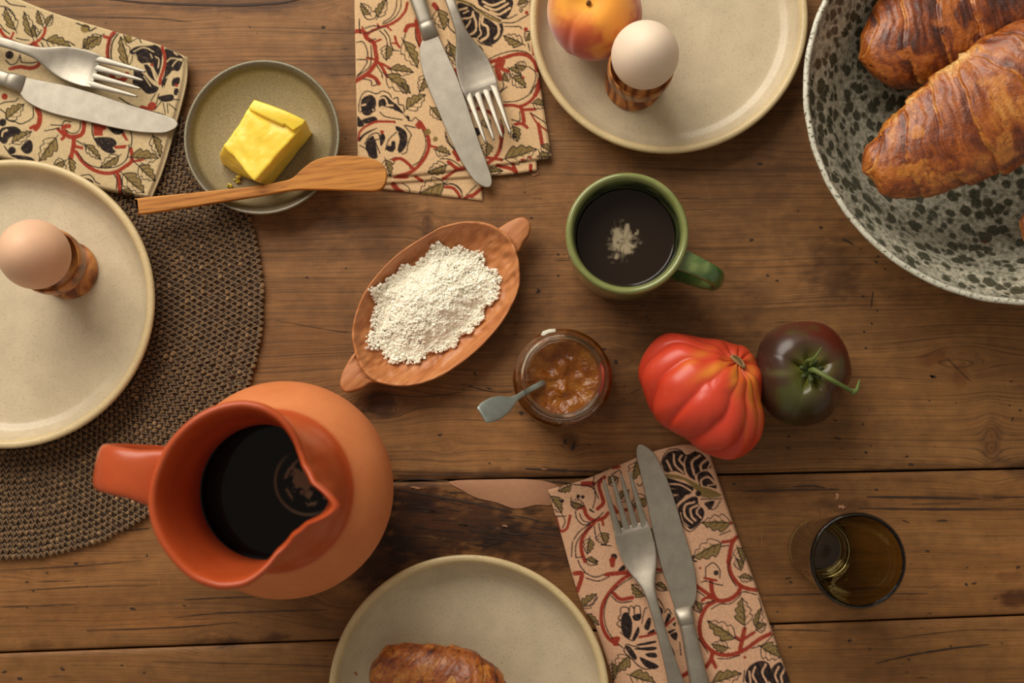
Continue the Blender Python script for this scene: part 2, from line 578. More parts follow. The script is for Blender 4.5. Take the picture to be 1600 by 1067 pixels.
#==STRUCTURE==
# ------------------------------------------------------------------ the table
table = thing('dining_table', 'old worn pine dining table with knots, cracks and stains under the whole breakfast', 'table', (0, 0.1, -0.76))
seam_px = [((0, 1290), (1600, 1270)), ((0, 1020), (1600, 961)), ((0, 764), (1600, 732)), ((0, -75), (1600, -62))]
def seam(k, x):
    a, b = at(*seam_px[k][0]), at(*seam_px[k][1])
    return a[1] + (b[1] - a[1]) * (x - a[0]) / (b[0] - a[0])
X = np.unique(np.concatenate([np.linspace(-0.62, -0.42, 10), np.linspace(-0.42, 0.37, 420), np.linspace(0.37, 0.60, 12)]))
edges = [lambda x: np.full_like(x, -0.40)] + [(lambda x, k=k: seam(k, x)) for k in range(4)] + [lambda x: np.full_like(x, 0.60)]

KNOTS = [(595, 632, 17, 2.0), (668, 348, 12, .5), (890, 694, 9, .9), (1549, 690, 17, .45), (1310, 793, 8, 2.4), (801, 283, 8, 2.0), (700, 697, 7, 1.6),
         (540, 905, 30, 1.3), (1140, 60, 16, 1.6), (330, 1000, 12, 2), (950, 560, 9, .8), (1185, 250, 6, 2), (560, 20, 14, 2.2), (1500, 560, 14, 2.6), (60, 890, 8, 2)]
def grain_field(P):
    """P (n,2) world -> warped y"""
    y = P[:, 1].copy()
    x = P[:, 0]
    v = y - 0.012 * x + 0.006 * (fbm(np.stack([x * 5, y * 8, 0 * x], -1), 3, 3) - .5) + 0.0018 * (fbm(np.stack([x * 22, y * 30, 0 * x + 3], -1), 4, 2) - .5)
    for kx, ky, r, el in KNOTS:
        c = at(kx, ky)
        a = r * 0.00044
        dx, dy = (x - c[0]) / el, y - c[1]
        r2 = dx * dx + dy * dy
        v = v - dy * a * a * 2.2 / (r2 + a * a * .8)
    return v

STAINS = [  # px x, y, rx, ry, strength, rgb multiplier at full strength
    (595, 632, 22, 18, .75, (.35, .28, .25)), (668, 345, 9, 34, .55, (.4, .34, .3)), (890, 690, 12, 14, .5, (.4, .34, .3)), (1549, 690, 17, 40, .5, (.4, .36, .34)),
    (1549, 690, 7, 34, .25, (1.5, 1.4, 1.2)), (1305, 418, 38, 40, .55, (.42, .38, .38)), (1320, 450, 80, 26, .3, (.5, .46, .46)), (1180, 480, 26, 34, .35, (.5, .45, .45)),
    (560, 90, 60, 50, .42, (.45, .42, .42)), (590, 350, 70, 45, .38, (.5, .46, .44)), (480, 350, 70, 40, .22, (.55, .5, .48)), (640, 345, 12, 20, .3, (1.35, 1.3, 1.2)),
    (690, 822, 120, 48, .95, (.26, .2, .17)), (830, 850, 80, 36, .85, (.35, .28, .22)), (590, 870, 50, 50, .7, (.4, .32, .28)), (640, 775, 60, 26, .7, (.3, .2, .14)), (620, 880, 50, 60, .5, (.4, .32, .26)), (660, 740, 60, 8, .5, (.45, .4, .35)),
    (830, 742, 110, 11, .6, (.4, .34, .3)), (900, 800, 60, 26, .45, (.5, .42, .36)), (690, 800, 50, 30, .25, (1.7, 1.35, .9)), (900, 470, 220, 140, .20, (.6, .55, .55)), (820, 420, 50, 60, .25, (.6, .55, .52)), (370, 8, 110, 14, .55, (.45, .4, .36)), (60, 30, 60, 8, .3, (.5, .5, .5)),
    (960, 560, 30, 22, .35, (.5, .45, .4)), (1440, 735, 90, 14, .35, (.5, .45, .42)), (1595, 730, 40, 16, .6, (.35, .32, .3)), (1460, 560, 24, 12, .45, (.6, .4, .35)), (1500, 590, 10, 22, .35, (.6, .4, .35)),
    (1240, 765, 110, 7, .4, (.5, .45, .42)), (1500, 778, 90, 6, .45, (.5, .45, .42)), (1310, 792, 44, 12, .6, (.42, .38, .36)), (1590, 935, 34, 12, .7, (.35, .25, .2)), (1580, 900, 18, 8, .45, (.5, .4, .34)),
    (1330, 995, 70, 14, .25, (.6, .55, .5)), (345, 1003, 34, 9, .75, (.38, .3, .25)), (430, 996, 26, 6, .7, (.38, .3, .25)), (60, 1010, 30, 10, .4, (.5, .4, .35)), (116, 886, 44, 10, .4, (.55, .48, .44)),
    (250, 970, 120, 14, .3, (1.25, 1.05, .85)), (1040, 640, 60, 30, .25, (.55, .5, .5)), (1190, 940, 50, 90, .22, (.7, .66, .62)), (1420, 500, 110, 50, .25, (.6, .55, .52)), (1220, 170, 60, 160, .28, (.6, .55, .52)),
    (1060, 300, 260, 130, .26, (.68, .64, .6)), (440, 400, 170, 70, .24, (.66, .62, .58)), (1230, 300, 90, 120, .2, (.6, .56, .54)), (980, 500, 120, 40, .25, (.55, .5, .48)), (700, 60, 600, 120, .12, (.8, .78, .74)), (480, 640, 500, 110, .25, (1.3, 1.2, 1.05)), (1420, 640, 220, 90, .2, (1.2, 1.15, 1.0)), (300, 95, 160, 90, .25, (1.25, 1.2, 1.1)), (1020, 470, 60, 12, .3, (.5, .45, .42))]
def tone_field(px, wp):
    T = np.ones((len(px), 3))
    wb = (fbm(np.stack([wp[:, 0] * 55, wp[:, 1] * 55, 0 * wp[:, 0]], -1), 11, 4) - .5)
    wb2 = (fbm(np.stack([wp[:, 0] * 140, wp[:, 1] * 300, 0 * wp[:, 0]], -1), 15, 4) - .5)
    for x, y, rx, ry, s, c in STAINS:
        q = ((px[:, 0] - x) / rx) ** 2 + ((px[:, 1] - y) / ry) ** 2
        k = s * sstep(1.5, .15, q * .8 + 1.5 * wb + 1.6 * wb2)
        k = np.minimum(k * 1.35, .97)
        T *= 1 + k[:, None] * (np.array(c) - 1)
    lf = fbm(np.stack([wp[:, 0] * 9, wp[:, 1] * 14, 0 * wp[:, 0] + 9], -1), 21, 4)
    T *= (0.74 + 0.46 * lf + .24 * wb2)[:, None]
    return T

for k in range(5):
    lo_, hi_ = edges[k](X), edges[k + 1](X)
    gap = 0.0007
    if k > 0: lo_ = lo_ + gap
    if k < 4: hi_ = hi_ - gap
    span = float(np.mean(hi_ - lo_))
    nb = max(10, int(span / 0.0019)) if k in (1, 2, 3) else max(8, int(span / 0.006))
    v = np.unique(np.concatenate([[0, .0012 / span], np.linspace(.003 / span, 1 - .003 / span, nb), [1 - .0012 / span, 1]]))
    top = np.zeros((len(v), len(X), 3))
    top[..., 0] = X[None]
    top[..., 1] = lo_[None] + (hi_ - lo_)[None] * v[:, None]
    dist = np.minimum(v, 1 - v)[:, None] * span
    wob = 0.0004 * (fbm(np.stack([top[..., 0] * 60, top[..., 1] * 20, 0 * top[..., 0] + k], -1), 5, 3) - .5)
    top[..., 2] = -0.0009 * (1 - sstep(0, 0.0025, dist)) - 0.0002 + wob * .5
    bot = top[[0, -1]].copy()
    bot[..., 2] = -0.03
    A = np.concatenate([bot[:1], top, bot[1:]])
    n, m_ = A.shape[:2]
    V = A.reshape(-1, 3)
    F = grid_faces(n, m_)
    F += [[i for i in range(0, n * m_, m_)][::-1], [i + m_ - 1 for i in range(0, n * m_, m_)]]
    F += [[j, j + 1, (n - 1) * m_ + j + 1, (n - 1) * m_ + j] for j in range(m_ - 1)]
    px = to_px(V)
    tn = tone_field(px, V)
    tn *= [np.array([1, 1, 1]), np.array([.95, .93, .88]), np.array([.98, .94, .86]), np.array([1, 1, 1]), np.array([.9, .9, .9])][k]
    fin = np.clip([.4, .45, .55, 1.0, .9][k] + 0.5 * (fbm(np.stack([V[:, 0] * 8, V[:, 1] * 14, 0 * V[:, 0]], -1), 31, 2) - .5), 0, 1)
    mesh('plank', V, F, M_TABLE, table, col=tn, attrs={'grain': grain_field(V[:, :2]), 'plank': np.full(len(V), k * 1.37), 'fineness': fin})

def box(name, a, b, mat, parent, bev=0.004):
    x0, y0, z0 = a
    x1, y1, z1 = b
    P = [(x0, y0), (x1, y0), (x1, y1), (x0, y1)]
    V, F = slab_data(P, z0, z1, bev)
    return mesh(name, V, F, mat, parent, smooth=False)
M_LEG = m_plain('leg_pine', (120, 78, 44), 0.6)
for sx in (-0.56, 0.48):
    for sy in (-0.34, 0.48):
        box('leg', (sx, sy, -0.76), (sx + .06, sy + .06, -0.0402), M_LEG, table)
box('light_seal_board', (-.60, -.38, -.040), (.58, .58, -.0302), M_LEG, table, .002)  # unseen board added to keep background light out of the plank gaps
for a, b in (((-.50, -.335, -.12), (.48, -.315, -.0402)), ((-.50, .515, -.12), (.48, .535, -.0402))):
    box('apron', a, b, M_LEG, table, .002)

# thin dark marks in the wood: dents, splits, wormholes
def strip_poly(pts, wpx):
    P = smooth_line(pts, 6)
    T = np.gradient(P, axis=0)
    T /= np.linalg.norm(T, axis=1)[:, None] + 1e-9
    N = np.stack([-T[:, 1], T[:, 0]], -1)
    s = np.linspace(0, 1, len(P))
    wv = wpx * (0.25 + 0.75 * np.sin(np.pi * np.clip(s * .96 + .02, 0, 1)) ** .6) * (0.6 + 0.8 * rng.random(len(P)))
    return np.concatenate([P + N * wv[:, None] / 2, (P - N * wv[:, None] / 2)[::-1]])
CRACKS = [([(170, -2), (230, 4), (354, 8), (430, 5), (470, -2)], 3), ([(821, 732), (860, 734), (905, 736), (960, 738)], 3), ([(839, 752), (870, 753), (900, 756)], 2.5),
          ([(287, 937), (337, 934), (398, 932)], 1.5), ([(270, 965), (337, 958), (420, 955), (512, 953)], 1.3), ([(135, 985), (270, 980), (371, 972)], 1.6), ([(0, 948), (60, 946), (118, 944)], 1.0), ([(189, 830), (233, 825)], 2.4),
          ([(1189, 930), (1276, 928), (1450, 927)], 1.2), ([(1342, 794), (1450, 795), (1600, 795)], 2.4), ([(1159, 768), (1240, 765), (1312, 764)], 2.2), ([(1240, 760), (1270, 759), (1290, 762)], 2.0), ([(1354, 776), (1450, 777), (1531, 779)], 3.0), ([(1552, 777), (1600, 776)], 3.4),
          ([(1425, 787), (1500, 786)], 1.5), ([(1369, 1036), (1420, 1024), (1486, 1013), (1546, 1007)], 2.0), ([(1450, 920), (1475, 909)], 1.0), ([(617, 764), (680, 775), (740, 786), (800, 800)], 3.0), ([(617, 752), (650, 748), (700, 751)], 2.6),
          ([(760, 822), (800, 834), (826, 834)], 2.4), ([(680, 835), (740, 845)], 2.0), ([(610, 742), (720, 743), (800, 741)], 1.4), ([(1140, 985), (1240, 984), (1300, 986)], .9), ([(1380, 1000), (1500, 985), (1600, 984)], .9), ([(236, 1033), (400, 1037), (523, 1041)], .9),
          ([(0, 891), (120, 884), (236, 874)], .9), ([(0, 925), (120, 917), (236, 915)], .8), ([(120, 26), (230, 28), (300, 34)], 1.0), ([(720, 600), (770, 612), (800, 612)], 1.1), ([(985, 614), (1000, 608)], 1.1), ([(560, 624), (600, 616), (660, 620), (720, 613)], 1.0),
          ([(430, 500), (520, 516), (548, 518)], .8), ([(1000, 120), (1000, 121)], .1), ([(1315, 372), (1325, 377), (1334, 382)], 2.4), ([(1364, 455), (1362, 470), (1361, 480)], 1.6), ([(430, 470), (520, 468)], .9), ([(1230, 252), (1228, 268)], 1.0), ([(1480, 560), (1495, 575), (1518, 597)], 1.2)]
CRACKS = [c for c in CRACKS if c[1] > .5]
def blob_poly(x, y, rx, ry, rot=0, k=9):
    a = np.linspace(0, 2 * np.pi, k, endpoint=False)
    r = 0.35 + 0.9 * rng.random(k)
    c, s = math.cos(rot), math.sin(rot)
    u, v = rx * r * np.cos(a), ry * r * np.sin(a)
    return np.stack([x + u * c - v * s, y + u * s + v * c], -1)
NICKS = [(1187, 256, 9, 3.5), (1282, 355, 5, 3), (1320, 375, 10, 2), (1173, 375, 5, 3), (1199, 430, 3, 3), (1214, 438, 4, 1.6), (1247, 329, 2, 2), (1372, 400, 4, 2), (1369, 409, 5, 3), (1383, 420, 2, 2.5), (1348, 462, 3, 3), (1371, 485, 4, 1.5), (1362, 505, 3, 3), (1350, 518, 3, 2), (1353, 543, 5, 2), (1410, 435, 4, 1.6),
         (1232, 682, 4, 2), (1232, 700, 4, 2), (1309, 685, 8, 3), (1306, 657, 5, 1.6), (1349, 663, 1.5, 5), (1353, 707, 5, 3), (1360, 696, 3, 1.5), (1417, 713, 4, 2), (1422, 725, 7, 4), (1457, 588, 8, 3), (1456, 588, 3, 5), (1580, 596, 5, 1.2), (1578, 633, 3, 2.5), (1594, 641, 4, 3), (1582, 654, 1.5, 6), (1494, 629, 2, 1), (1452, 626, 3, 1.2),
         (1146, 756, 5, 2), (1369, 765, 4, 2), (1415, 814, 6, 1.6), (1470, 813, 13, 2.2), (1449, 861, 6, 1.8), (1521, 911, 7, 2.2), (1510, 913, 3, 3), (1231, 903, 6, 1.6), (1235, 909, 6, 1.8), (1215, 955, 3, 1.6), (1207, 978, 4, 3), (1234, 1011, 4, 2), (1420, 1030, 3, 3), (1452, 958, 8, 1.4), (1359, 1014, 2, 2), (1486, 1009, 3, 3), (1566, 1004, 3, 1.2), (1416, 1050, 5, 1.5), (1327, 1001, 5, 4), (1591, 886, 7, 2.5),
         (41, 909, 4, 2), (52, 923, 3, 1.6), (42, 949, 3, 1.5), (73, 895, 3, 2), (118, 880, 7, 2), (208, 951, 7, 3), (288, 946, 4, 1.5), (97, 1045, 5, 3), (190, 1039, 3, 2), (6, 1050, 6, 3), (31, 1060, 7, 4), (225, 1051, 4, 1.5), (229, 868, 2, 3), (509, 1025, 3, 2), (135, 916, 4, 1.5), (118, 949, 1.5, 1.5),
         (687, 679, 5, 2.2), (765, 723, 4, 1.5), (814, 645, 6, 4), (725, 609, 2, 2), (736, 604, 2, 2), (742, 584, 2, 4), (764, 607, 6, 1.5), (976, 602, 2, 3), (974, 624, 4, 1), (920, 695, 6, 2), (883, 690, 3, 8), (896, 698, 4, 10), (602, 629, 3, 2), (479, 433, 5, 2.5), (540, 419, 3, 2), (540, 216, 2, 2), (806, 522, 4, 1.6), (1004, 477, 4, 2), (830, 340, 3, 2), (871, 397, 5, 3), (872, 430, 4, 3), (842, 454, 6, 5), (820, 300, 3, 1.2), (805, 505, 3, 1.4),
         (940, 545, 8, 4), (963, 565, 4, 6), (1094, 500, 2, 2), (1010, 495, 5, 2), (1014, 500, 3, 2), (1300, 540, 3, 2), (1290, 640, 5, 3), (390, 42, 2, 2), (505, 42, 5, 3), (401, 52, 1, 2), (1140, 620, 3, 1)]
for _ in range(110):
    NICKS.append((rng.uniform(-60, 1660), rng.uniform(-60, 1120), rng.uniform(1, 4), rng.uniform(.5, 1.4)))
for _ in range(70):
    cx_, cy_ = rng.uniform(630, 860), rng.uniform(765, 865)
    if cx_ < 870 and 745 < cy_ < 793 and cx_ > 720:
        continue
    L__ = rng.uniform(8, 42)
    sl_ = rng.uniform(.02, .22)
    CRACKS.append(([(cx_, cy_), (cx_ + L__ * .5, cy_ + L__ * sl_ * .5 + rng.uniform(-1, 1)), (cx_ + L__, cy_ + L__ * sl_)], rng.uniform(.6, 2.2)))
for _ in range(60):
    cx_, cy_ = rng.uniform(0, 1600), rng.uniform(0, 1067)
    L__ = rng.uniform(10, 60)
    CRACKS.append(([(cx_, cy_), (cx_ + L__ * .5, cy_ + rng.uniform(-1, 1)), (cx_ + L__, cy_ - L__ * .02)], rng.uniform(.3, .7)))
Vm, Fm = [], []
for pts, wd in CRACKS:
    Pm = strip_poly(pts, wd)
    W3 = at_arr(Pm, 0.00025)
    h = len(Pm) // 2
    b0 = len(Vm)
    Vm += W3.tolist()
    for i in range(h - 1):
        Fm.append([b0 + i, b0 + i + 1, b0 + 2 * h - 2 - i, b0 + 2 * h - 1 - i])
for nx_, ny_, rx, ry in NICKS:
    Pm = blob_poly(nx_, ny_, rx * .8, ry * .72, rng.uniform(-.35, .35))
    b0 = len(Vm)
    Vm += at_arr(Pm, 0.00027).tolist()
    Vm.append(at(nx_, ny_, 0.00027).tolist())
    Fm += [[b0 + i, b0 + (i + 1) % 9, b0 + 9] for i in range(9)]
o = mesh('dent', Vm, Fm, M_DARK, table, smooth=False, fix=False)
o['kind'] = 'stuff'
# filled patch of pale putty along the joint, and two pale plugs
M_PUTTY = m_plain('wood_putty', (168, 120, 88), 0.75)
for pts in ([(703, 752), (770, 749), (830, 749), (868, 757), (880, 775), (862, 789), (838, 789), (806, 795), (775, 785), (745, 778), (722, 766)],):
    V, F = slab_data(at_arr(smooth_line(pts, 4, True), 0)[:, :2], -0.001, 0.0005, 0.0003)
    mesh('putty_patch', V, F, M_PUTTY, table, label='pale putty patch filling the joint between planks')
for x, y, rx, ry in ((1316, 792, 7, 5), (1309, 775, 4, 6), (835, 271, 8, 4), (850, 733, 6, 1.8), (790, 822, 6, 2), (652, 762, 10, 2.5)):
    V, F = slab_data(at_arr(blob_poly(x, y, rx, ry, 0, 14), 0)[:, :2], -0.001, 0.0005, 0.0002)
    mesh('pale_chip', V, F, M_PUTTY, table)

#==OBJECTS==
# ------------------------------------------------------------------ woven round placemat
MATC, MATZ = at(20, 476, 0.004), 0.0045
MATR = 392 * mpp(20, 476, 0.004)
pm = thing('placemat', 'round brown woven seagrass placemat under the plate at left', 'placemat', (MATC[0], MATC[1], 0.0003))
prof = [(0, 0.0), (MATR - .002, 0.0), (MATR - .0012, .0012), (MATR - .002, .0024), (0, .0024)]
V, F, _ = lathe_data(prof, (MATC[0], MATC[1], 0.0004), 160)
mesh('backing', V, F, m_plain('dark_seagrass', (62, 45, 30), 0.9), pm, smooth=False)
pitch = 8.9 * mpp(20, 476, 0.004)
bead_d = [(math.cos(a) * math.cos(b), math.sin(a) * math.cos(b), math.sin(b)) for b in (-.15, .75) for a in np.linspace(0, 2 * np.pi, 6, endpoint=False)] + [(0, 0, 1)]
bead_d = np.array(bead_d)
bead_f = [[i, (i + 1) % 6, 6 + (i + 1) % 6, 6 + i] for i in range(6)] + [[6 + i, 6 + (i + 1) % 6, 12] for i in range(6)]
Vb, Fb, Cb, Vt, Ft = [], [], [], [], []
straw_cols = [lin(c) for c in ((128, 96, 62), (112, 82, 52), (142, 108, 70), (100, 74, 48), (176, 138, 94), (118, 90, 62))]
rows = 26
for k in range(rows):
    r = MATR - (k + .55) * pitch
    cnt = int(2 * np.pi * r / (pitch * 1.08))
    prev = None
    for i in range(cnt):
        a = 2 * np.pi * (i + .5 * (k % 2)) / cnt + rng.normal(0, .0012)
        r_ = r + rng.normal(0, pitch * .09)
        c = np.array([MATC[0] + r_ * math.cos(a), MATC[1] + r_ * math.sin(a), MATZ - .0021])
        rad = np.array([math.cos(a), math.sin(a), 0])
        tan = np.array([-rad[1], rad[0], 0])
        tw = rng.normal(0.5, .38)
        ax1 = tan * math.cos(tw) + rad * math.sin(tw)
        ax2 = -tan * math.sin(tw) + rad * math.cos(tw)
        sL, sW, sH = pitch * rng.uniform(.44, .68), pitch * rng.uniform(.30, .50), rng.uniform(.0012, .0030)
        b0 = len(Vb)
        Vb += (c + bead_d[:, :1] * sL * ax1 + bead_d[:, 1:2] * sW * ax2 + bead_d[:, 2:] * np.array([0, 0, sH])).tolist()
        Fb += [[q + b0 for q in f] for f in bead_f]
        col = straw_cols[rng.choice(6, p=[.28, .24, .18, .18, .04, .08])] * rng.uniform(.8, 1.15)
        Cb += [col] * 13
        # binding thread, zigzag over the stitches
        e1 = c + rad * pitch * .5 + tan * pitch * .0 + np.array([0, 0, .0018])
        e2 = c - rad * pitch * .5 + tan * pitch * .54 + np.array([0, 0, .0018])
        e3 = c + rad * pitch * .5 + tan * pitch * 1.08 + np.array([0, 0, .0018])
        for p, q in ((e1, e2), (e2, e3)):
            mid = (p + q) / 2 + np.array([0, 0, .0010])
            d = (q - p)
            s = np.cross(d, [0, 0, 1])
            s = s / np.linalg.norm(s) * .00026
            b1 = len(Vt)
            for w_ in (p, mid, q):
                Vt += [(w_ + s).tolist(), (w_ + [0, 0, .0003]).tolist(), (w_ - s).tolist()]
            for g in (0, 3):
                Ft += [[b1 + g, b1 + g + 1, b1 + g + 4, b1 + g + 3], [b1 + g + 1, b1 + g + 2, b1 + g + 5, b1 + g + 4]]
o = mesh('seagrass_stitches', Vb, Fb, M_STRAW, pm, col=Cb, fix=False)
o['kind'] = 'stuff'
o = mesh('binding_thread', Vt, Ft, m_plain('brown_thread', (132, 108, 82), 0.7), pm, fix=False)
o['kind'] = 'stuff'

# ------------------------------------------------------------------ block-printed napkins
RED, BLK, OLV, CRM = lin((150, 51, 32)), lin((34, 24, 24)), lin((128, 106, 58)), lin((212, 178, 134))

class Print:
    """a printed pattern held as a small raster of ink in cloth coordinates"""
    def __init__(s, x0, y0, x1, y1, ss=2.0, ground=None):
        s.ground = CRM if ground is None else lin(ground)
        s.x0, s.y0, s.ss = x0, y0, ss
        s.w, s.h = int((x1 - x0) * ss), int((y1 - y0) * ss)
        s.c = np.tile(s.ground, (s.h, s.w, 1))
        s.ox, s.oy, s.sc = 0, 0, 1
        gy, gx = np.mgrid[0:s.h, 0:s.w]
        s.tex = vnoise(np.stack([gx * .55, gy * .55, 0 * gx], -1), 5) * .6 + vnoise(np.stack([gx * .2, gy * .2, 0 * gx], -1), 6) * .4
    def crop(s, ox, oy, sc):
        s.ox, s.oy, s.sc = ox, oy, sc
    def P(s, pts):
        return (np.asarray(pts, float) / s.sc + [s.ox, s.oy] - [s.x0, s.y0]) * s.ss
    def ink(s, m, col, sl, a=1.0):
        t = s.tex[sl]
        m = np.clip(m * (1.25 - .45 * t) , 0, 1) * a
        s.c[sl] = s.c[sl] * (1 - m[..., None]) + col * m[..., None]
    def stroke(s, pts, wpx, col, smooth=True, a=1.0, taper=False):
        P = s.P(pts)
        if smooth:
            P = smooth_line(P, 6)
        hw = wpx * s.ss / 2
        x0, y0 = np.maximum(np.floor(P.min(0) - hw - 2), 0).astype(int)
        x1, y1 = np.ceil(P.max(0) + hw + 3).astype(int)
        x1, y1 = min(x1, s.w), min(y1, s.h)
        if x1 <= x0 or y1 <= y0:
            return
        gy, gx = np.mgrid[y0:y1, x0:x1]
        D = np.full(gx.shape, 1e9)
        n = len(P) - 1
        for i in range(n):
            p, q = P[i], P[i + 1]
            d = q - p
            L = d @ d + 1e-9
            t = np.clip(((gx - p[0]) * d[0] + (gy - p[1]) * d[1]) / L, 0, 1)
            dd = np.hypot(gx - p[0] - t * d[0], gy - p[1] - t * d[1])
            if taper:
                dd = dd + hw * abs(2 * (i + .5) / n - 1) ** 2 * .7
            D = np.minimum(D, dd)
        jit = (s.tex[y0:y1, x0:x1] - .5) * min(hw * .9, 2.4)
        s.ink(np.clip(hw + .5 - D + jit, 0, 1), col, np.s_[y0:y1, x0:x1], a)
    def fill(s, pts, col, smooth=True, a=1.0):
        P = s.P(pts)
        if smooth:
            P = smooth_line(P, 4, True)
        x0, y0 = np.maximum(np.floor(P.min(0)), 0).astype(int)
        x1, y1 = np.ceil(P.max(0) + 1).astype(int)
        x1, y1 = min(x1, s.w), min(y1, s.h)
        if x1 <= x0 or y1 <= y0:
            return
        gy, gx = np.mgrid[y0:y1, x0:x1]
        m = np.zeros(gx.shape)
        for ax_, ay_ in ((.25, .25), (.75, .25), (.25, .75), (.75, .75)):
            ins = np.zeros(gx.shape, bool)
            for i in range(len(P)):
                p, q = P[i], P[(i + 1) % len(P)]
                if p[1] == q[1]:
                    continue
                cnd = ((p[1] > gy + ay_) != (q[1] > gy + ay_)) & (gx + ax_ < (q[0] - p[0]) * (gy + ay_ - p[1]) / (q[1] - p[1]) + p[0])
                ins ^= cnd
            m += ins * .25
        s.ink(m, col, np.s_[y0:y1, x0:x1], a)
    # short forms, all in crop pixels; widths in photo pixels
    def V(s, pts, w=6):
        s.stroke(pts, w, RED)
    def K(s, pts, w=1.3):
        s.stroke(pts, w + .55, BLK, a=1.0)
    def T(s, pts, w=2.6):
        s.stroke(pts, w, s.ground, taper=False)
    def B(s, pts):
        s.fill(pts, BLK)
    def D(s, x, y, r, col=None):
        s.stroke([(x, y), (x + .1, y)], 2 * r, BLK if col is None else col, smooth=False)
    def L(s, base, tip, hw, lines=True):
        b, t = np.array(base, float), np.array(tip, float)
        d = t - b
        n = np.array([-d[1], d[0]])
        n /= np.linalg.norm(n)
        W = hw * s.sc * .80
        d = d * 1.06
        L_ = [0, .10, .24, .34, .40, .54, .62, .68, .80, .88, 1]
        wd = np.array([0, .55, 1.0, 1.12, .74, .98, .86, .50, .60, .22, 0])
        up = [b + d * u + n * W * w_ for u, w_ in zip(L_, wd)]
        dn = [b + d * (u + (.02 if 0 < u < 1 else 0)) - n * W * w_ for u, w_ in zip(L_, wd)]
        k = 1 if (int(b[0]) + int(t[1])) % 2 else -1
        A_, B_ = (up, dn) if k > 0 else (dn, up)
        # olive block covers one half of the leaf and a little of the other, slightly off register
        sh = n * k * W * .10
        mid = [b + d * u for u in L_]
        s.fill([m_ + (p - m_) * .95 + sh for p, m_ in zip(A_, mid)] + [m_ + (p - m_) * .38 + sh for p, m_ in zip(B_, mid)][::-1][1:-1], OLV, a=.93)
        if not lines:
            return
        s.stroke(up, 1.5, BLK, smooth=False)
        s.stroke(dn, 1.5, BLK, smooth=False)
        s.stroke([b - d * .14, b + d * .5 + n * W * .08, b + d], 1.5, BLK)
        for u in (.2, .42, .62):
            for sg in (1, -1):
                s.stroke([b + d * u, b + d * (u + .15) + n * W * .62 * sg * (1.15 - u)], 1.0, BLK, smooth=False, a=.85)

def coons(top, bot, left, right, nu, nv):
    def res(P, n):
        P = np.asarray(P, float)
        if len(P) > 2:
            P = smooth_line(P, 10)
        s = np.concatenate([[0], np.cumsum(np.linalg.norm(np.diff(P, axis=0), axis=1))])
        t = np.linspace(0, s[-1], n)
        return np.stack([np.interp(t, s, P[:, 0]), np.interp(t, s, P[:, 1])], -1)
    T_, B_, L_, R_ = res(top, nu), res(bot, nu), res(left, nv), res(right, nv)
    u, v = np.linspace(0, 1, nu)[None, :, None], np.linspace(0, 1, nv)[:, None, None]
    return (1 - v) * T_[None] + v * B_[None] + (1 - u) * L_[:, None] + u * R_[:, None] - ((1 - u) * (1 - v) * T_[0] + u * (1 - v) * T_[-1] + (1 - u) * v * B_[0] + u * v * B_[-1])

def sheet(name, quad, z, pr, parent, step=1.15, thick=0.0016, wave=0.0006, seed=0, zfun=None):
    top, bot, left, right = quad
    nu = int(max(np.linalg.norm(np.subtract(top[0], top[-1])), 10) / step)
    nv = int(max(np.linalg.norm(np.subtract(left[0], left[-1])), 10) / step)
    Pp = coons(top, bot, left, right, nu, nv)
    W = at_arr(Pp, z)
    col = pr.c
    ix = np.clip((Pp[..., 0] - pr.x0) * pr.ss, 0, pr.w - 1.001)
    iy = np.clip((Pp[..., 1] - pr.y0) * pr.ss, 0, pr.h - 1.001)
    x0, y0 = ix.astype(int), iy.astype(int)
    fx, fy = (ix - x0)[..., None], (iy - y0)[..., None]
    C = (col[y0, x0] * (1 - fx) + col[y0, np.minimum(x0 + 1, pr.w - 1)] * fx) * (1 - fy) + (col[np.minimum(y0 + 1, pr.h - 1), x0] * (1 - fx) + col[np.minimum(y0 + 1, pr.h - 1), np.minimum(x0 + 1, pr.w - 1)] * fx) * fy
    nz = fbm(np.stack([W[..., 0] * 28, W[..., 1] * 28, 0 * W[..., 0] + seed], -1), 40 + seed, 3) - .5
    nz2 = fbm(np.stack([W[..., 0] * 120, W[..., 1] * 90, 0 * W[..., 0] + seed], -1), 50 + seed, 3) - .5
    ii, jj = np.mgrid[0:nv, 0:nu]
    e = np.minimum(np.minimum(ii, nv - 1 - ii), np.minimum(jj, nu - 1 - jj)).astype(float) * step * 0.00043
    edge = np.sqrt(np.clip(1 - (1 - np.clip(e / thick, 0, 1)) ** 2, 0, 1))
    W[..., 2] = z - thick * (1 - edge) + (nz * 2 * wave + nz2 * wave * .5) * sstep(0, .004, e)
    if zfun is not None:
        W[..., 2] += zfun(Pp)
    V = W.reshape(-1, 3)
    # thin underside so the cloth is a solid sheet
    bW = W[::6, ::6].copy() if False else None
    rim = np.concatenate([np.arange(nu), np.arange(1, nv) * nu + nu - 1, (nv - 1) * nu + np.arange(nu - 2, -1, -1), np.arange(nv - 2, 0, -1) * nu])
    low = V[rim].copy()
    low[:, 2] -= 0.0004
    F = grid_faces(nv, nu)
    n0 = len(V)
    k = len(rim)
    F += [[int(rim[i]), int(rim[(i + 1) % k]), n0 + (i + 1) % k, n0 + i] for i in range(k)]
    C2 = np.concatenate([C.reshape(-1, 3), C.reshape(-1, 3)[rim]])
    return mesh(name, np.concatenate([V, low]), F, M_CLOTH, parent, col=C2, fix=False)

